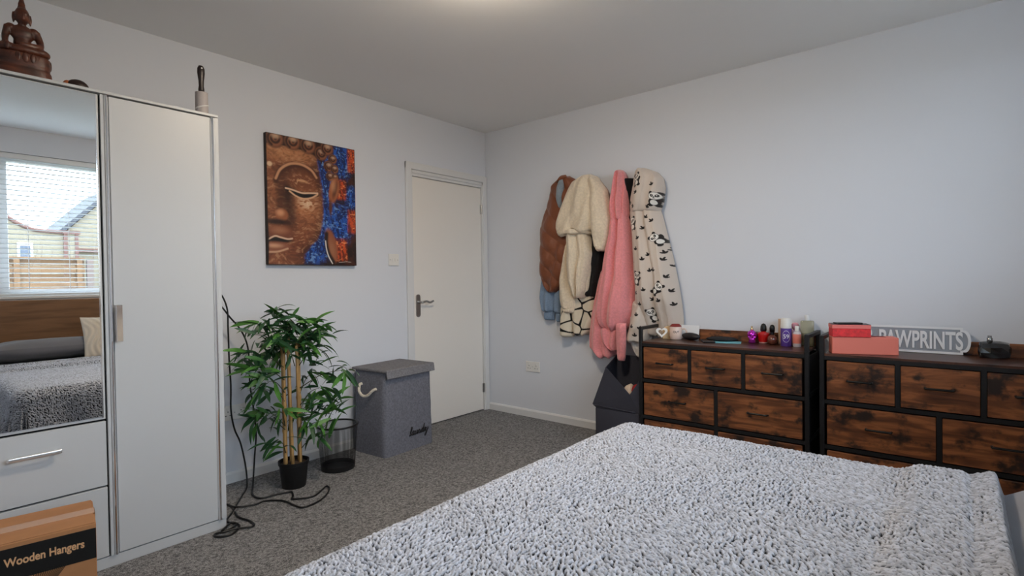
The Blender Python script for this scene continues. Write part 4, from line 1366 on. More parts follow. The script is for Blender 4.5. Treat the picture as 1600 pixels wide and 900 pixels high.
# ------------------------------------------------------------------ black power cable
cab = mk('power_cable', join(
    tube([(-2.44, -.10, 1.09), (-2.36, -.10, 1.12), (-2.30, -.10, 1.105), (-2.262, -.10, 1.02), (-2.258, -.10, .90), (-2.256, -.10, .73), (-2.250, -.10, .58), (-2.252, -.10, .44), (-2.235, -.10, .33), (-2.205, -.105, .24),
          (-2.190, -.13, .10), (-2.20, -.16, .010), (-2.26, -.25, .006), (-2.33, -.35, .006), (-2.40, -.45, .006), (-2.458, -.53, .006), (-2.44, -.60, .008), (-2.49, -.640, .010), (-2.545, -.625, .006), (-2.55, -.665, .006), (-2.50, -.69, .006), (-2.44, -.63, .006),
          (-2.455, -.585, .014), (-2.50, -.62, .016), (-2.53, -.65, .014), (-2.47, -.66, .012), (-2.40, -.685, .006), (-2.385, -.62, .006), (-2.40, -.53, .006), (-2.385, -.45, .006)], .0048, 8, 6),
    tube([(-2.45, -.09, 1.05), (-2.37, -.09, 1.07), (-2.30, -.09, 1.04), (-2.245, -.095, .965), (-2.19, -.10, .89), (-2.155, -.10, .80), (-2.145, -.10, .69), (-2.145, -.10, .575), (-2.130, -.10, .45), (-2.12, -.11, .29), (-2.135, -.12, .16), (-2.15, -.135, .06), (-2.18, -.19, .008),
          (-2.23, -.30, .006), (-2.225, -.385, .006), (-2.15, -.40, .006), (-2.105, -.418, .006), (-2.080, -.435, .006), (-2.10, -.49, .006), (-2.123, -.533, .006), (-2.04, -.584, .006), (-1.96, -.54, .006), (-1.917, -.511, .006), (-1.918, -.545, .006), (-1.97, -.61, .006), (-2.05, -.665, .006), (-2.141, -.675, .006),
          (-2.159, -.618, .006), (-2.168, -.511, .006), (-2.228, -.438, .006), (-2.277, -.441, .006), (-2.362, -.413, .012), (-2.37, -.33, .006), (-2.40, -.24, .006)], .0048, 8, 6)), M_blackp, smooth=True)
tag(cab, 'long black power cable hanging down the wall and looping on the carpet', 'cable')

# ------------------------------------------------------------------ waste bin
bxx, byy = -1.70, -.285
tbin = thing('waste_bin', 'black wire mesh waste bin on the carpet', 'bin', (bxx, byy, 0), world=False)
R0, R1, BH = .100, .122, .272
mk('base_cup', lathe([(0, .002), (R0, .002), (R0 + .001, .004), (R0 + (R1 - R0) * .05, .03), (R0 + (R1 - R0) * .05 - .002, .03), (R0 - .002, .006), (0, .006)], 44), M_black, tbin, True, local=True, auto=.7)
mk('rim', tube([(R1 * math.cos(2 * PI * k / 48), R1 * math.sin(2 * PI * k / 48), BH) for k in range(48)], .006, 8, closed=True), M_blackp, tbin, True, local=True)
V, F = [], []
NW, NS = 120, 14
for d in (1, -1):
    for w in range(NW):
        a0 = 2 * PI * w / NW
        i0 = len(V)
        for k in range(NS + 1):
            t_ = k / NS
            r = R0 + (R1 - R0) * (t_ * .9 + .1) + .0006 * d
            a_ = a0 + d * t_ * 1.1
            z = .028 + (BH - .03) * t_
            ha = .00062 / r * 1.3
            V += [(r * math.cos(a_ - ha), r * math.sin(a_ - ha), z), (r * math.cos(a_ + ha), r * math.sin(a_ + ha), z)]
        for k in range(NS):
            b_ = i0 + 2 * k
            F.append((b_, b_ + 1, b_ + 3, b_ + 2))
o = mk('wire_mesh', (np.array(V), F), M_black, tbin, local=True)
o['kind'] = 'stuff'

# ------------------------------------------------------------------ laundry basket
def fabric_mat(name, rgb, k):
    return mat(name, rgb, .95, bump=(500, .4, .002), var=(90, k), spec=.15)
M_lb = fabric_mat('grey_marl_fabric', L(116, 117, 126), .22)
M_lbl = fabric_mat('grey_marl_lid', L(124, 123, 127), .2)
lbz = .562
bang = math.atan2(.033, .442)
lb = thing('laundry_basket', 'grey fabric laundry basket with lid, rope handle and script lettering', 'laundry basket', (-1.205, -.205, 0), bang, world=False)
hw, hd = .222, .165
n = 24
def lb_body():
    V, F = [], []
    zs = np.linspace(0, lbz, 22)
    ring = []
    for k in range(4):
        ring += [(k, t_) for t_ in np.linspace(0, 1, n, endpoint=False)]
    cs = [(-1, -1), (1, -1), (1, 1), (-1, 1)]
    for z in zs:
        t0 = z / lbz
        wx_ = hw * (1 - .05 * t0 + .015 * math.sin(PI * t0))
        wd = hd * (1 - .02 * t0 - .03 * math.sin(PI * t0))
        for k, t_ in ring:
            a_, b_ = cs[k], cs[(k + 1) % 4]
            x, y = a_[0] + (b_[0] - a_[0]) * t_, a_[1] + (b_[1] - a_[1]) * t_
            # rounded corners
            m_ = (abs(x) ** 14 + abs(y) ** 14) ** (1 / 14)
            x, y = x / m_, y / m_
            bow = 1 + .03 * math.sin(PI * t0) * (1 - min(abs(x), abs(y)) ** 2) * (1 if k % 2 else .6)
            wr = .003 * (vnoise(np.array(x * 5 + k * 7.0), np.array(z * 14.0), 5) - .5)
            V.append((x * wx_ * bow + x * wr, y * wd * bow + y * wr, z + .0005))
    m_ = 4 * n
    F = [tuple(q) for q in grid_faces(22, m_, True)]
    F.append(tuple(range(m_))[::-1])
    F.append(tuple(21 * m_ + k for k in range(m_)))
    return np.array(V), F
mk('body', lb_body(), M_lb, lb, True, local=True, auto=.6)
lid = mk('lid', box((-hw * .985, -hd * 1.07, lbz + .001), (hw * .985, hd * 1.04, lbz + .012), .004, 2), M_lbl, lb, local=True)
mk('lid_flap', xf(box((-hw * .99, -.006, -.052), (hw * .99, .0, .004), .003), rx(-.16), (0, -hd * 1.065, lbz + .006)), M_lbl, lid, local=True)
mk('lid_side', box((-hw * 1.0, -hd * 1.05, lbz - .004), (-hw * .975, hd * 1.03, lbz + .009), .002), M_lbl, lid, local=True)
rp = [(-hw * .985, .068, .468), (-hw * 1.05, .072, .462), (-hw * 1.12, .060, .425), (-hw * 1.14, .022, .398), (-hw * 1.12, -.022, .402), (-hw * 1.06, -.060, .436), (-hw * .985, -.078, .448)]
P = crom(rp, 10)
strands = []
for s_ in range(3):
    Q = []
    for i, p in enumerate(P):
        T = P[min(i + 1, len(P) - 1)] - P[max(i - 1, 0)]
        T /= np.linalg.norm(T)
        a_ = np.cross(T, [1, .2, .1]); a_ /= np.linalg.norm(a_)
        b_ = np.cross(T, a_)
        ph = i * .55 + s_ * 2 * PI / 3
        Q.append(p + .0042 * (math.cos(ph) * a_ + math.sin(ph) * b_))
    strands.append(tube(Q, .0058, 8))
mk('rope_handle', join(*strands), mat('cream_rope', L(218, 208, 192), .85), lb, True, local=True)
scr = [(0, 0), (.35, .6), (.6, 1.6), (.45, 1.95), (.3, 1.5), (.22, .5), (.38, .02), (.72, .35), (1.05, .92), (1.4, .85), (1.1, .98), (.82, .5), (.95, .05), (1.25, .3), (1.42, .9), (1.36, .3), (1.5, .02), (1.78, .5), (1.9, .9), (1.82, .3), (1.97, .02), (2.25, .3),
       (2.42, .9), (2.38, .3), (2.5, .02), (2.68, .4), (2.82, .9), (2.8, .05), (2.86, .5), (3.1, .95), (3.26, .6), (3.26, .15), (3.4, .02), (3.65, .5), (4.0, .95), (4.25, .85), (3.9, .98), (3.68, .5), (3.82, .05), (4.1, .3), (4.45, 1.95), (4.28, .4), (4.42, .02), (4.65, .5), (4.75, 1.0), (4.98, .85), (4.9, .3), (5.0, .02),
       (5.2, .5), (5.3, .9), (5.28, .35), (5.48, .1), (5.72, .4), (5.85, .9), (5.62, -.3), (5.3, -.95), (5.12, -.7), (5.5, -.05), (6.0, .6)]
sc_ = .030
st = [(-.02 + p[0] * sc_ + .25 * p[1] * sc_, -hd * 1.012 - .0025, .098 + p[1] * sc_) for p in scr]
mk('script_lettering', tube(st, .0024, 6, 5), mat('black_thread', L(14, 14, 16), .7), lb, True, local=True)

# ------------------------------------------------------------------ cardboard box
M_card = mat('brown_cardboard', L(174, 122, 80), .75, var=(14, .06), bump=(30, .1, .001))
cba = math.radians(-9.6)
tcb = thing('cardboard_box', 'brown cardboard box printed Wooden Hangers in front of the wardrobe', 'cardboard box', (-3.059, -.996, 0), cba, world=False)
CW, CD, CH = .44, .252, .347       # local: right front bottom corner at origin, box extends to -x and +y
cbm = mk('carton', box((-CW, 0, .001), (0, CD, CH), .003), M_card, tcb, local=True)
mk('top_flap', box((-CW + .004, .002, CH), (-.004, CD * .49, CH + .003), .001), M_card, tcb, local=True)
mk('top_flap', box((-CW + .004, CD * .51, CH), (-.004, CD - .002, CH + .003), .001), M_card, tcb, local=True)
mk('packing_tape', box((-CW, CD * .5 - .028, CH + .003), (.0015, CD * .5 + .028, CH + .0036)), mat('clear_tape', L(190, 138, 92), .12, coat=.6), tcb, local=True)
mk('packing_tape', box((.0002, CD * .5 - .028, CH - .05), (.0016, CD * .5 + .028, CH + .0036)), MATS['clear_tape'], tcb, local=True)
lab = mk('black_label', prism(rrect(-.272, CH - .118, -.001, CH - .016, .010, 4, (0, 1, 1, 0)), -.0012, 0.0005, 'y'), mat('black_print', L(18, 18, 18), .45), tcb, local=True)
lab['label'] = 'black printed panel'
tv, tf = text_mesh('Wooden Hangers', .036, .0004, .0009, 1.0)
tv[:, 0] *= .197 / (tv[:, 0].max() - tv[:, 0].min())
tv = np.stack([tv[:, 0] - tv[:, 0].min() - .229, -tv[:, 2] - .0018, tv[:, 1] + CH - .072], -1)
mk('lettering', (tv, [f[::-1] for f in tf]), mat('tan_print', L(214, 166, 122), .6), lab, local=True)
for i in range(16):
    g = []
    x0_ = -.165 + .0052 * i
    for k in range(10):
        zz = CH - .112 - .020 * k
        g.append((x0_ - .010 * k + .008 * math.sin(k * .9 + i * .12), -.0022, zz))
    mk('grain_print', tube(g, .0009, 4, 3), MATS['black_print'], tcb, local=True)
for i in range(10):
    g = []
    x0_ = -.29 + .0052 * i
    for k in range(8):
        zz = CH - .128 - .022 * k
        g.append((x0_ - .006 * k + .007 * math.sin(k * .9 + i * .12), -.0022, zz))
    mk('grain_print', tube(g, .0009, 4, 3), MATS['black_print'], tcb, local=True)

# ------------------------------------------------------------------ fabric storage bag beside the dresser
M_bag = mat('charcoal_felt', L(58, 58, 68), .95, bump=(250, .3, .002))
bag = thing('storage_bag', 'charcoal fabric storage bag slumping between the coats and the dresser', 'bag', (-.2, -1.47, 0))
def sheet(quad_pts, th, nrm):
    q = np.array(quad_pts, float)
    nn = np.array(nrm, float) * th
    V = np.concatenate([q, q + nn])
    k = len(q)
    F = [tuple(range(k)), tuple(range(2 * k - 1, k - 1, -1))] + [((i + 1) % k, i, k + i, k + (i + 1) % k) for i in range(k)]
    return V, F
mk('lower_body', box((-.345, -1.645, .001), (-.06, -1.312, .268), .012, 2), M_bag, bag, True, auto=.7)
mk('front_panel', sheet([(-.352, -1.298, .287), (-.335, -1.315, .262), (-.338, -1.645, .262), (-.345, -1.646, .478), (-.352, -1.582, .386), (-.350, -1.404, .552)], .005, (1, 0, 0)), M_bag, bag)
mk('left_panel', sheet([(-.350, -1.298, .287), (-.33, -1.315, .262), (-.07, -1.315, .262), (-.06, -1.33, .60), (-.348, -1.404, .552)], .005, (0, -1, 0)), M_bag, bag)
mk('back_panel', sheet([(-.065, -1.315, .262), (-.065, -1.645, .262), (-.06, -1.645, .60), (-.06, -1.33, .60)], .005, (-1, 0, 0)), M_bag, bag)
mk('right_panel', sheet([(-.34, -1.645, .262), (-.07, -1.645, .262), (-.07, -1.645, .60), (-.345, -1.645, .478)], .004, (0, 1, 0)), M_bag, bag)
mk('seam', tube([(-.356, -1.31, .283), (-.350, -1.45, .278), (-.346, -1.62, .270)], .004, 6, 4), M_bag, bag, True)
def lump(name, c, r, m, label, cat, seed):
    V, F = ellipsoid((0, 0, 0), r, 26, 16)
    k = 1 + .55 * (fbm(V[:, 0] * 22 + 9 + seed, (V[:, 1] + V[:, 2]) * 22 + 5, seed, 3) - .5)
    o = mk(name, (V * k[:, None] + np.array(c), F), m, smooth=True)
    return tag(o, label, cat)
lump('cream_cloth', (-.275, -1.545, .375), (.045, .045, .060), mat('cream_cotton', L(216, 196, 176), .9), 'crumpled cream cloth inside the charcoal bag', 'cloth', 3)
lump('red_cloth', (-.285, -1.603, .40), (.040, .040, .055), mat('red_cotton', L(158, 40, 44), .9), 'crumpled red cloth inside the charcoal bag', 'cloth', 8)

# ------------------------------------------------------------------ coats on the wall
for y, who in ((-.93, 'brown quilted gilet'), (-1.13, 'cream teddy coat'), (-1.38, 'pink dressing gown'), (-1.54, 'panda robe')):
    hk = thing('coat_hook', 'small black wall hook hidden behind the ' + who, 'hook', (-.004, y, 1.78), group='wall hooks behind the coats')
    mk('wall_plate', box((-.006, y - .012, 1.79), (-.0005, y + .012, 1.85), .002), M_black, hk)
    mk('prong', tube([(-.004, y, 1.83), (-.03, y, 1.805), (-.05, y, 1.815), (-.055, y, 1.84)], .005, 8, 4), M_blackp, hk, True)

def garment(name, rows, xb, depth, m, parent, folds=(), nu=70, dz=.006, pw=2.4, quilt=None, qslope=.04, hem=0.0, seed=1, colf=None, rough=0.006, taper_top=.03, taper_bot=.02, lean=0.0, cent=None):
    """cloth hung on the right wall. rows: (z, yL, yR) outline from top to bottom, bulging towards -x from xb by depth.
    depth: number or list of (z, depth). folds: (amp, count, phase, drift, z-growth)"""
    rows = sorted(rows, key=lambda r: -r[0])
    zt, zb = rows[0][0], rows[-1][0]
    nz = max(8, int((zt - zb) / dz))
    # cluster the rows a little towards both ends
    t = np.linspace(0, 1, nz)
    z = zt + (zb - zt) * t
    rzv = np.array([r[0] for r in rows])[::-1]
    yl = np.interp(z, rzv, np.array([r[1] for r in rows])[::-1])
    yr = np.interp(z, rzv, np.array([r[2] for r in rows])[::-1])
    ker = np.array([1, 2, 3, 2, 1.]) / 9
    for q in (yl, yr):
        pad = np.concatenate([[q[0]] * 2, q, [q[-1]] * 2])
        q[:] = np.convolve(pad, ker, 'valid')
    if np.isscalar(depth):
        dp = np.full(nz, float(depth))
    else:
        dd = sorted(depth)
        dp = np.interp(z, [a_[0] for a_ in dd], [a_[1] for a_ in dd])
    kk = max(3, min(nz // 4, 55))
    dp = np.convolve(np.concatenate([[dp[0]] * kk, dp, [dp[-1]] * kk]), np.hanning(2 * kk + 1) / np.hanning(2 * kk + 1).sum(), 'valid')
    endt = np.clip((zt - z) / taper_top, 0, 1) if taper_top else np.ones(nz)
    endb = np.clip((z - zb) / taper_bot, 0, 1) if taper_bot else np.ones(nz)
    dp = dp * np.sqrt(1 - (1 - endt) ** 2 * .92) * np.sqrt(1 - (1 - endb) ** 2 * .5)
    u = .5 - .5 * np.cos(np.linspace(0, PI, nu)) if True else np.linspace(0, 1, nu)
    u = .35 * np.linspace(0, 1, nu) + .65 * u
    U, Zm = np.meshgrid(u, z)
    prof = np.clip(1 - np.abs(2 * U - 1) ** pw, 0, 1) ** (1 / pw)
    if cent is not None:      # shift the fullest point sideways
        prof = prof * (1 + cent * (U - .5))
    Y = yl[:, None] + (yr - yl)[:, None] * U
    s_ = np.clip((zt - Zm) / max(zt - zb, 1e-6), 0, 1)
    wig = .5 * (fbm(Y * 9 + seed, Zm * 3 + seed, seed, 2) - .5)
    fo = np.zeros_like(U)
    for amp, cnt, ph, dr, gr in folds:
        w = np.cos(2 * PI * (cnt * U + ph + dr * s_ + wig))
        w = 1 - 2 * np.abs(np.cos(PI * (cnt * U + ph + dr * s_ + wig))) ** .8 if amp > .0125 else np.sign(w) * np.abs(w) ** .7
        w = -w if amp > .0125 else w
        fo += amp * w * (s_ ** gr if gr else 1)
    env = np.clip(prof, 0, 1) ** .7
    bump_ = rough * 2 * (fbm(Y * 22 + seed * 3, Zm * 14, seed + 5, 3) - .5)
    D = dp[:, None] * prof
    if quilt:
        pitch, qa = quilt
        D = D + qa * (np.abs(np.sin(PI * (Zm + qslope * (U - .5)) / pitch)) ** .6 - .6) * env
    X = xb - np.maximum(D + (fo + bump_) * env * (dp[:, None] > .02), .0015)
    Zo = Zm + hem * (np.cos(2 * PI * (2.3 * U + seed * .37)) * .6 + .4 * np.sin(9 * U)) * s_ ** 6
    if lean:
        X = X - lean * s_
    front = np.stack([X, Y, Zo], -1)
    nb = 10
    ub = np.linspace(1, 0, nb + 2)[1:-1]
    Ub, Zb = np.meshgrid(ub, z)
    back = np.stack([np.full(Ub.shape, xb) - (lean * np.clip((zt - Zb) / (zt - zb), 0, 1)) + .004 * np.sin(PI * Ub), yl[:, None] + (yr - yl)[:, None] * Ub, Zb], -1)
    P = np.concatenate([front, back], 1)
    nr = P.shape[1]
    F = grid_faces(nz, nr, True)
    V = P.reshape(-1, 3)
    # caps: fans
    V = np.concatenate([V, P[0].mean(0)[None], P[-1].mean(0)[None] + np.array([[0, 0, .01]])])
    it, ib = len(V) - 2, len(V) - 1
    FF = [tuple(q) for q in F]
    for k in range(nr):
        k2 = (k + 1) % nr
        FF.append((it, k2, k))
        FF.append((ib, (nz - 1) * nr + k, (nz - 1) * nr + k2))
    cols = None
    if colf is not None:
        cols = colf(V[:, 1], V[:, 2])
    return mk(name, (V, FF), m, parent, True, cols=cols)

def fleece(name, rgb, sc=260, st=.6, d=.004, sheen=.4):
    return mat(name, rgb, .95, bump=(sc, st, d), var=(sc * .35, .10), spec=.1, sheen=sheen)

# pale blue hoodie (underneath)
M_blue = fleece('blue_grey_jersey', L(128, 148, 172), 300, .25, .002, .2)
t = thing('blue_hoodie', 'pale blue hoodie hanging under the brown gilet, cuffs showing', 'hoodie', (-.03, -.75, .81))
garment('sleeve', [(1.854, -.73, -.944), (1.343, -.664, -.864), (1.137, -.641, -.8), (1.007, -.62, -.785), (.919, -.638, -.771), (.892, -.66, -.755)], -.012, .075, M_blue, t, folds=((.010, 2, .2, .5, 1),), seed=3)
garment('cuff', [(.902, -.660, -.754), (.826, -.662, -.751)], -.015, .055, M_blue, t, folds=((.0015, 14, 0, 0, 0),), seed=4, nu=90)
garment('sleeve', [(1.34, -.759, -.845), (1.136, -.766, -.842), (.884, -.77, -.825)], -.012, .06, M_blue, t, folds=((.006, 1.5, .2, .5, 1),), seed=5)
garment('cuff', [(.892, -.772, -.824), (.815, -.780, -.818)], -.014, .045, M_blue, t, folds=((.0015, 10, 0, 0, 0),), seed=4, nu=70)
# brown quilted gilet
M_brown = mat('brown_quilted_nylon', L(122, 66, 36), .55, bump=(24, .35, .012), sheen=.2)
t = thing('quilted_gilet', 'brown quilted gilet hanging at the left end of the coats', 'gilet', (-.08, -.83, 1.05))
garment('body', [(1.952, -.889, -.93), (1.926, -.821, -.982), (1.893, -.765, -1.011), (1.804, -.751, -1.021), (1.682, -.705, -1.008), (1.563, -.658, -.988), (1.384, -.662, -.974), (1.189, -.658, -.906), (1.101, -.695, -.869), (1.05, -.745, -.807)],
        -.045, [(1.95, .05), (1.8, .085), (1.5, .115), (1.2, .11), (1.05, .06)], M_brown, t, folds=((.012, 1.6, .1, .7, .6),), quilt=(.135, .015), qslope=.22, seed=7)
garment('lining', [(1.925, -.884, -.912), (1.86, -.864, -.925), (1.78, -.862, -.918), (1.70, -.885, -.910)], -.112, [(1.92, .02), (1.86, .045), (1.75, .052), (1.7, .035)], fleece('grey_blue_lining', L(132, 142, 150), 200, .2, .002), t, seed=9, rough=.001)
garment('collar', [(1.957, -.885, -.925), (1.930, -.862, -.948), (1.905, -.845, -.878)], -.09, .045, M_brown, t, seed=6, rough=.002)
# black garment under the cream coat
M_blk = mat('black_knit', L(18, 18, 20), .9, bump=(150, .5, .004))
t = thing('black_jacket', 'black jacket peeping out below the cream coat sleeve', 'jacket', (-.05, -1.17, 1.03))
garment('body', [(1.656, -1.154, -1.262), (1.404, -1.135, -1.25), (1.324, -1.122, -1.245), (1.133, -1.075, -1.205), (1.02, -1.075, -1.17)], -.02, .10, M_blk, t, folds=((.01, 2, 0, .5, 0),), seed=11)
t = thing('black_scarf', 'black scarf end between the pink robe and the panda robe', 'scarf', (-.05, -1.43, 1.5))
garment('cloth', [(1.868, -1.402, -1.462), (1.839, -1.395, -1.466), (1.68, -1.388, -1.462), (1.496, -1.39, -1.451)], -.022, .075, M_blk, t, folds=((.008, 1.5, 0, .3, 0),), seed=12, taper_top=.01)
# cream and black patterned garment
def pat_cols(y, z):
    pts = []
    rr_ = random.Random(5)
    for i in range(5):
        for j in range(7):
            pts.append((-.80 - .095 * i + rr_.uniform(-.04, .04), .64 + .10 * j + rr_.uniform(-.045, .045)))
    d = np.stack([np.hypot(y - a_, z - b_) for a_, b_ in pts], -1)
    d.sort(axis=1)
    line = 1 - sstep(.009, .013, d[:, 1] - d[:, 0])
    c0, c1 = np.array(L(220, 208, 186)), np.array(L(18, 17, 18))
    return c0 * (1 - line[:, None]) + c1 * line[:, None]
M_pat = mat('cream_black_pattern_fleece', (1, 1, 1), .95, attr='Col', bump=(260, .5, .003), sheen=.3, spec=.1)
t = thing('patterned_fleece', 'cream fleece with bold black line pattern under the cream coat', 'fleece', (-.04, -1.0, .70))
garment('body', [(1.134, -.951, -1.146), (.911, -.912, -1.164), (.837, -.935, -1.15), (.739, -.951, -1.10), (.724, -.963, -1.078)], -.015, .085, M_pat, t, folds=((.010, 1.8, .3, .4, 0),), seed=13, colf=pat_cols, dz=.003, nu=110, hem=.012)
garment('sleeve', [(.986, -.867, -.968), (.91, -.848, -.973), (.72, -.845, -.958), (.705, -.857, -.946)], -.04, .085, M_pat, t, folds=((.006, 1, .3, .4, 0),), seed=14, colf=pat_cols, dz=.003, nu=80)
# cream teddy jacket
M_cream_f = fleece('cream_teddy_fleece', L(222, 206, 182), 210, .5, .005, .4)
t = thing('cream_teddy_coat', 'cream teddy fleece coat slung over the hook', 'coat', (-.1, -1.08, .92))
garment('lower_sleeve', [(1.56, -.925, -.99), (1.498, -.92, -.985), (1.381, -.906, -.965), (1.136, -.86, -.967), (1.011, -.858, -1.012), (.952, -.863, -1.017), (.918, -.887, -1.004)], -.06, [(1.5, .06), (1.3, .08), (1.0, .105), (.92, .085)], M_cream_f, t, folds=((.010, 1.4, .1, .4, .3),), seed=15)
garment('lower_cuff', [(.930, -.882, -1.008), (.905, -.886, -1.002), (.893, -.892, -.996)], -.065, .085, M_cream_f, t, folds=((.002, 9, 0, 0, 0),), seed=2, taper_top=.005)
garment('body', [(1.60, -.928, -1.156), (1.496, -.939, -1.142), (1.34, -.948, -1.180), (1.257, -.952, -1.165), (1.135, -.962, -1.140), (1.071, -.985, -1.130), (1.01, -1.02, -1.085)], -.085, [(1.6, .09), (1.3, .115), (1.1, .10), (1.01, .07)], M_cream_f, t, folds=((.022, 2.2, .15, .35, .1), (.008, 4, .4, .2, .2)), seed=16)
garment('shoulder', [(1.932, -1.107, -1.14), (1.920, -1.079, -1.178), (1.891, -.993, -1.222), (1.792, -.933, -1.25), (1.675, -.884, -1.262), (1.59, -.853, -1.258), (1.54, -.852, -1.235), (1.50, -.869, -1.199)], -.075, [(1.93, .07), (1.85, .11), (1.65, .135), (1.5, .135)], M_cream_f, t,
        folds=((.016, 1.6, .35, -.6, .2), (.008, 3.2, .1, .8, .2)), seed=17, hem=-.02)
garment('shoulder_hem', [(1.528, -.856, -1.20), (1.512, -.862, -1.19), (1.494, -.874, -1.18), (1.486, -.885, -1.17)], -.085, .138, M_cream_f, t, folds=((.006, 2, .1, 0, 0),), seed=18, hem=-.012, taper_top=.01, taper_bot=.006)
garment('upper_sleeve', [(1.908, -1.143, -1.203), (1.80, -1.147, -1.291), (1.66, -1.156, -1.326), (1.575, -1.171, -1.33), (1.472, -1.186, -1.323), (1.397, -1.201, -1.312), (1.37, -1.210, -1.302)], -.085, [(1.9, .08), (1.75, .12), (1.5, .13), (1.37, .10)], M_cream_f, t, folds=((.008, 1.4, .2, .5, .2),), quilt=(.16, .006), seed=19)
garment('upper_cuff', [(1.392, -1.208, -1.306), (1.37, -1.214, -1.302), (1.352, -1.222, -1.296)], -.095, .10, M_cream_f, t, folds=((.002, 9, 0, 0, 0),), seed=20, taper_top=.006)
# pink robe
M_pink = fleece('pink_fluffy_fleece', L(232, 146, 148), 240, .5, .004, .5)
t = thing('pink_robe', 'fluffy pink dressing gown hanging from its hood', 'dressing gown', (-.1, -1.32, .56))
garment('skirt', [(1.226, -1.208, -1.412), (1.099, -1.173, -1.395), (.917, -1.132, -1.373), (.723, -1.096, -1.36), (.627, -1.10, -1.345), (.576, -1.175, -1.33)], -.025, [(1.2, .09), (.9, .115), (.6, .10)], M_pink, t, folds=((.016, 2.2, .1, .3, .4), (.008, 4.3, .5, .1, .4)), seed=21, hem=.02)
garment('hood', [(1.931, -1.368, -1.388), (1.915, -1.357, -1.413), (1.882, -1.347, -1.428), (1.803, -1.325, -1.446), (1.673, -1.307, -1.452), (1.600, -1.312, -1.452), (1.565, -1.325, -1.44)], -.045, [(1.93, .07), (1.85, .10), (1.65, .125), (1.56, .10)], M_pink, t, folds=((.021, 2.6, .15, .1, .0), (.005, 5, .3, .2, 0)), seed=22)
garment('body', [(1.63, -1.325, -1.44), (1.585, -1.312, -1.449), (1.449, -1.294, -1.467), (1.262, -1.254, -1.479), (1.1, -1.226, -1.497), (.95, -1.207, -1.49), (.861, -1.201, -1.47), (.815, -1.216, -1.449), (.779, -1.258, -1.414)], -.05, [(1.63, .08), (1.5, .115), (1.2, .14), (.9, .16), (.78, .10)], M_pink, t,
        folds=((.024, 2.3, .20, .35, .0), (.007, 4.5, .1, .3, .0)), seed=23, taper_bot=.06, hem=.01)
garment('belt', [(.839, -1.391, -1.466), (.682, -1.394, -1.464), (.592, -1.398, -1.458), (.575, -1.405, -1.451)], -.165, .035, M_pink, t, folds=((.003, 1.5, .1, .2, 0),), seed=24, rough=.003)
garment('hanging_fold', [(.80, -1.20, -1.38), (.70, -1.25, -1.375), (.655, -1.29, -1.37), (.635, -1.33, -1.365)], -.115, .04, M_pink, t, folds=((.012, 1.7, .2, .6, 0),), seed=26, rough=.003)
# panda robe
PAND = [(-1.551, 1.834, .2), (-1.672, 1.690, -.15), (-1.512, 1.535, .25), (-1.685, 1.415, .9), (-1.558, 1.158, -.15), (-1.705, 1.085, -.75), (-1.645, .905, .35)]
SPR = [(-1.565, 1.737), (-1.501, 1.674), (-1.625, 1.629), (-1.611, 1.561), (-1.658, 1.537), (-1.597, 1.489), (-1.57, 1.421), (-1.546, 1.345), (-1.518, 1.259), (-1.639, 1.304), (-1.734, 1.316), (-1.729, 1.268), (-1.604, 1.273), (-1.775, 1.227), (-1.759, 1.34),
       (-1.511, 1.801), (-1.532, 1.646), (-1.662, 1.778), (-1.651, 1.195), (-1.673, 1.198), (-1.749, 1.153), (-1.538, 1.044), (-1.614, 1.065), (-1.569, .966), (-1.545, .892), (-1.666, 1.005), (-1.795, .967), (-1.713, .993), (-1.508, .811), (-1.775, 1.058), (-1.53, .75), (-1.56, .80)]
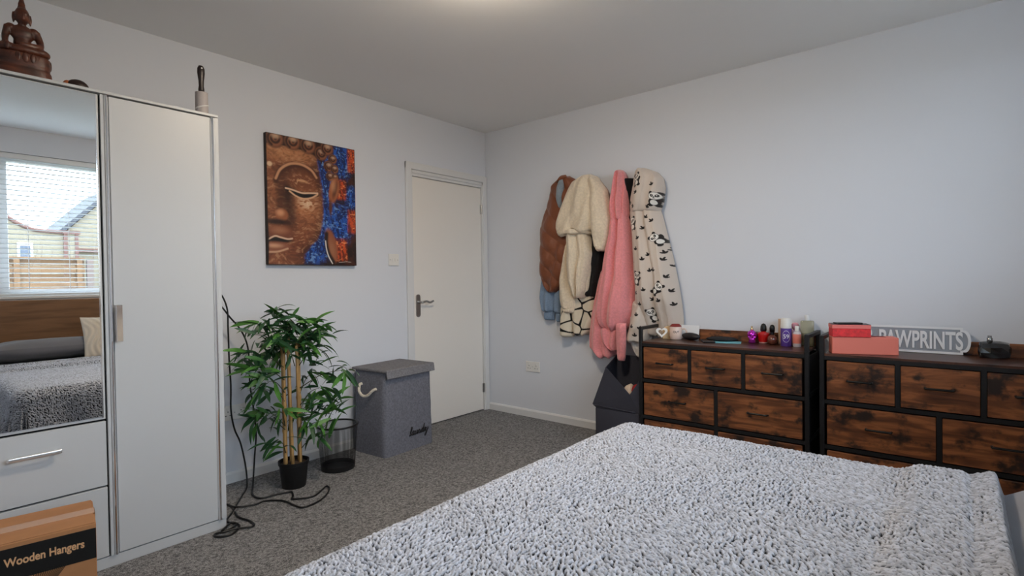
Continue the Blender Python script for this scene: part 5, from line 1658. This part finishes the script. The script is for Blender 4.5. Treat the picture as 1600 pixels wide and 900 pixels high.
def panda_cols(y, z):
    c = np.tile(np.array(L(206, 192, 180)), (len(y), 1))
    K, Wt = np.array(L(32, 27, 27)), np.array(L(232, 226, 218))
    def put(m, col):
        m = np.clip(m, 0, 1)[:, None]
        c[:] = c * (1 - m) + col * m
    def el(a_, b_, cx, cy, rx_, ry_, rot=0):
        dx, dy = a_ - cx, b_ - cy
        cc, ss = math.cos(rot), math.sin(rot)
        d = np.sqrt(((dx * cc + dy * ss) / rx_) ** 2 + ((-dx * ss + dy * cc) / ry_) ** 2)
        return 1 - sstep(.93, 1.07, d)
    rr_ = random.Random(2)
    for (py, pz) in SPR:
        th = rr_.uniform(-.6, 1.2)
        for k, (da, ln) in enumerate(((0, 1.0), (.8, .8), (-.8, .7))):
            a_ = th + da + PI / 2
            a0, b0 = -(y - py), z - pz
            put(el(a0, b0, .013 * math.cos(a_) * ln, .013 * math.sin(a_) * ln, .0140 * ln, .0050, a_), K)
    for (py, pz, rot) in PAND:
        s_ = .0260
        a0, b0 = -(y - py) / s_, (z - pz) / s_
        near = (np.abs(a0) < 4) & (np.abs(b0) < 4)
        if not near.any(): continue
        cc, ss = math.cos(rot), math.sin(rot)
        a_, b_ = a0 * cc + b0 * ss, -a0 * ss + b0 * cc
        b_ = b_ - .55
        put(el(a_, b_, 0, -1.45, 1.0, .95), K)
        put(el(a_, b_, .95, -.9, .35, .75, -.6), K)
        put(el(a_, b_, -.6, -2.3, .5, .42), K); put(el(a_, b_, .6, -2.3, .5, .42), K)
        put(el(a_, b_, 0, -1.65, .58, .62), Wt)
        put(el(a_, b_, -.8, .75, .42, .42), K); put(el(a_, b_, .8, .75, .42, .42), K)
        put(el(a_, b_, 0, 0, 1.12, .98), K); put(el(a_, b_, 0, 0, 1.03, .89), Wt)
        put(el(a_, b_, -.45, .08, .30, .38, .5), K); put(el(a_, b_, .45, .08, .30, .38, -.5), K)
        put(el(a_, b_, -.42, .12, .10, .12), Wt); put(el(a_, b_, .42, .12, .10, .12), Wt)
        put(el(a_, b_, 0, -.28, .17, .12), K); put(el(a_, b_, 0, -.55, .22, .07), K)
    return c
M_panda = mat('beige_panda_fleece', (1, 1, 1), .95, attr='Col', bump=(300, .3, .002), sheen=.3, spec=.1)
M_sherpa_w = fleece('off_white_sherpa', L(214, 208, 204), 180, .8, .006, .4)
t = thing('panda_robe', 'beige hooded robe printed with black and white pandas', 'robe', (-.1, -1.62, .6))
garment('hem_lining', [(.90, -1.438, -1.576), (.719, -1.426, -1.600), (.653, -1.456, -1.60), (.597, -1.495, -1.58)], -.035, .085, M_sherpa_w, t, folds=((.010, 2.4, .1, .4, 0),), seed=31, hem=.015)
garment('lower_front', [(1.0, -1.485, -1.605), (.95, -1.475, -1.601), (.833, -1.464, -1.605), (.768, -1.443, -1.60), (.705, -1.427, -1.59)], -.05, [(1.0, .10), (.85, .125), (.7, .12)], M_panda, t, folds=((.008, 1.5, .1, .4, 0),), seed=32, colf=panda_cols, dz=.003, nu=90, hem=.012)
garment('body', [(1.675, -1.46, -1.674), (1.618, -1.449, -1.674), (1.542, -1.453, -1.696), (1.456, -1.467, -1.717), (1.304, -1.475, -1.756), (1.098, -1.487, -1.798), (.956, -1.485, -1.819), (.87, -1.485, -1.826), (.752, -1.50, -1.822)], -.03, [(1.67, .10), (1.5, .135), (1.2, .16), (1.0, .155), (.90, .10), (.75, .05)], M_panda, t,
        folds=((.020, 2.2, .25, .15, .1), (.006, 4.6, .1, .2, .2)), seed=33, colf=panda_cols, dz=.0026, nu=170, taper_bot=.02, hem=.008)
garment('hood', [(1.926, -1.517, -1.546), (1.910, -1.507, -1.593), (1.878, -1.497, -1.658), (1.831, -1.487, -1.699), (1.766, -1.476, -1.712), (1.665, -1.46, -1.697), (1.605, -1.460, -1.672)], -.035, [(1.92, .09), (1.85, .13), (1.7, .155), (1.6, .12)], M_panda, t,
        folds=((.012, 1.9, .15, .3, .0),), seed=34, colf=panda_cols, dz=.0026, nu=130)
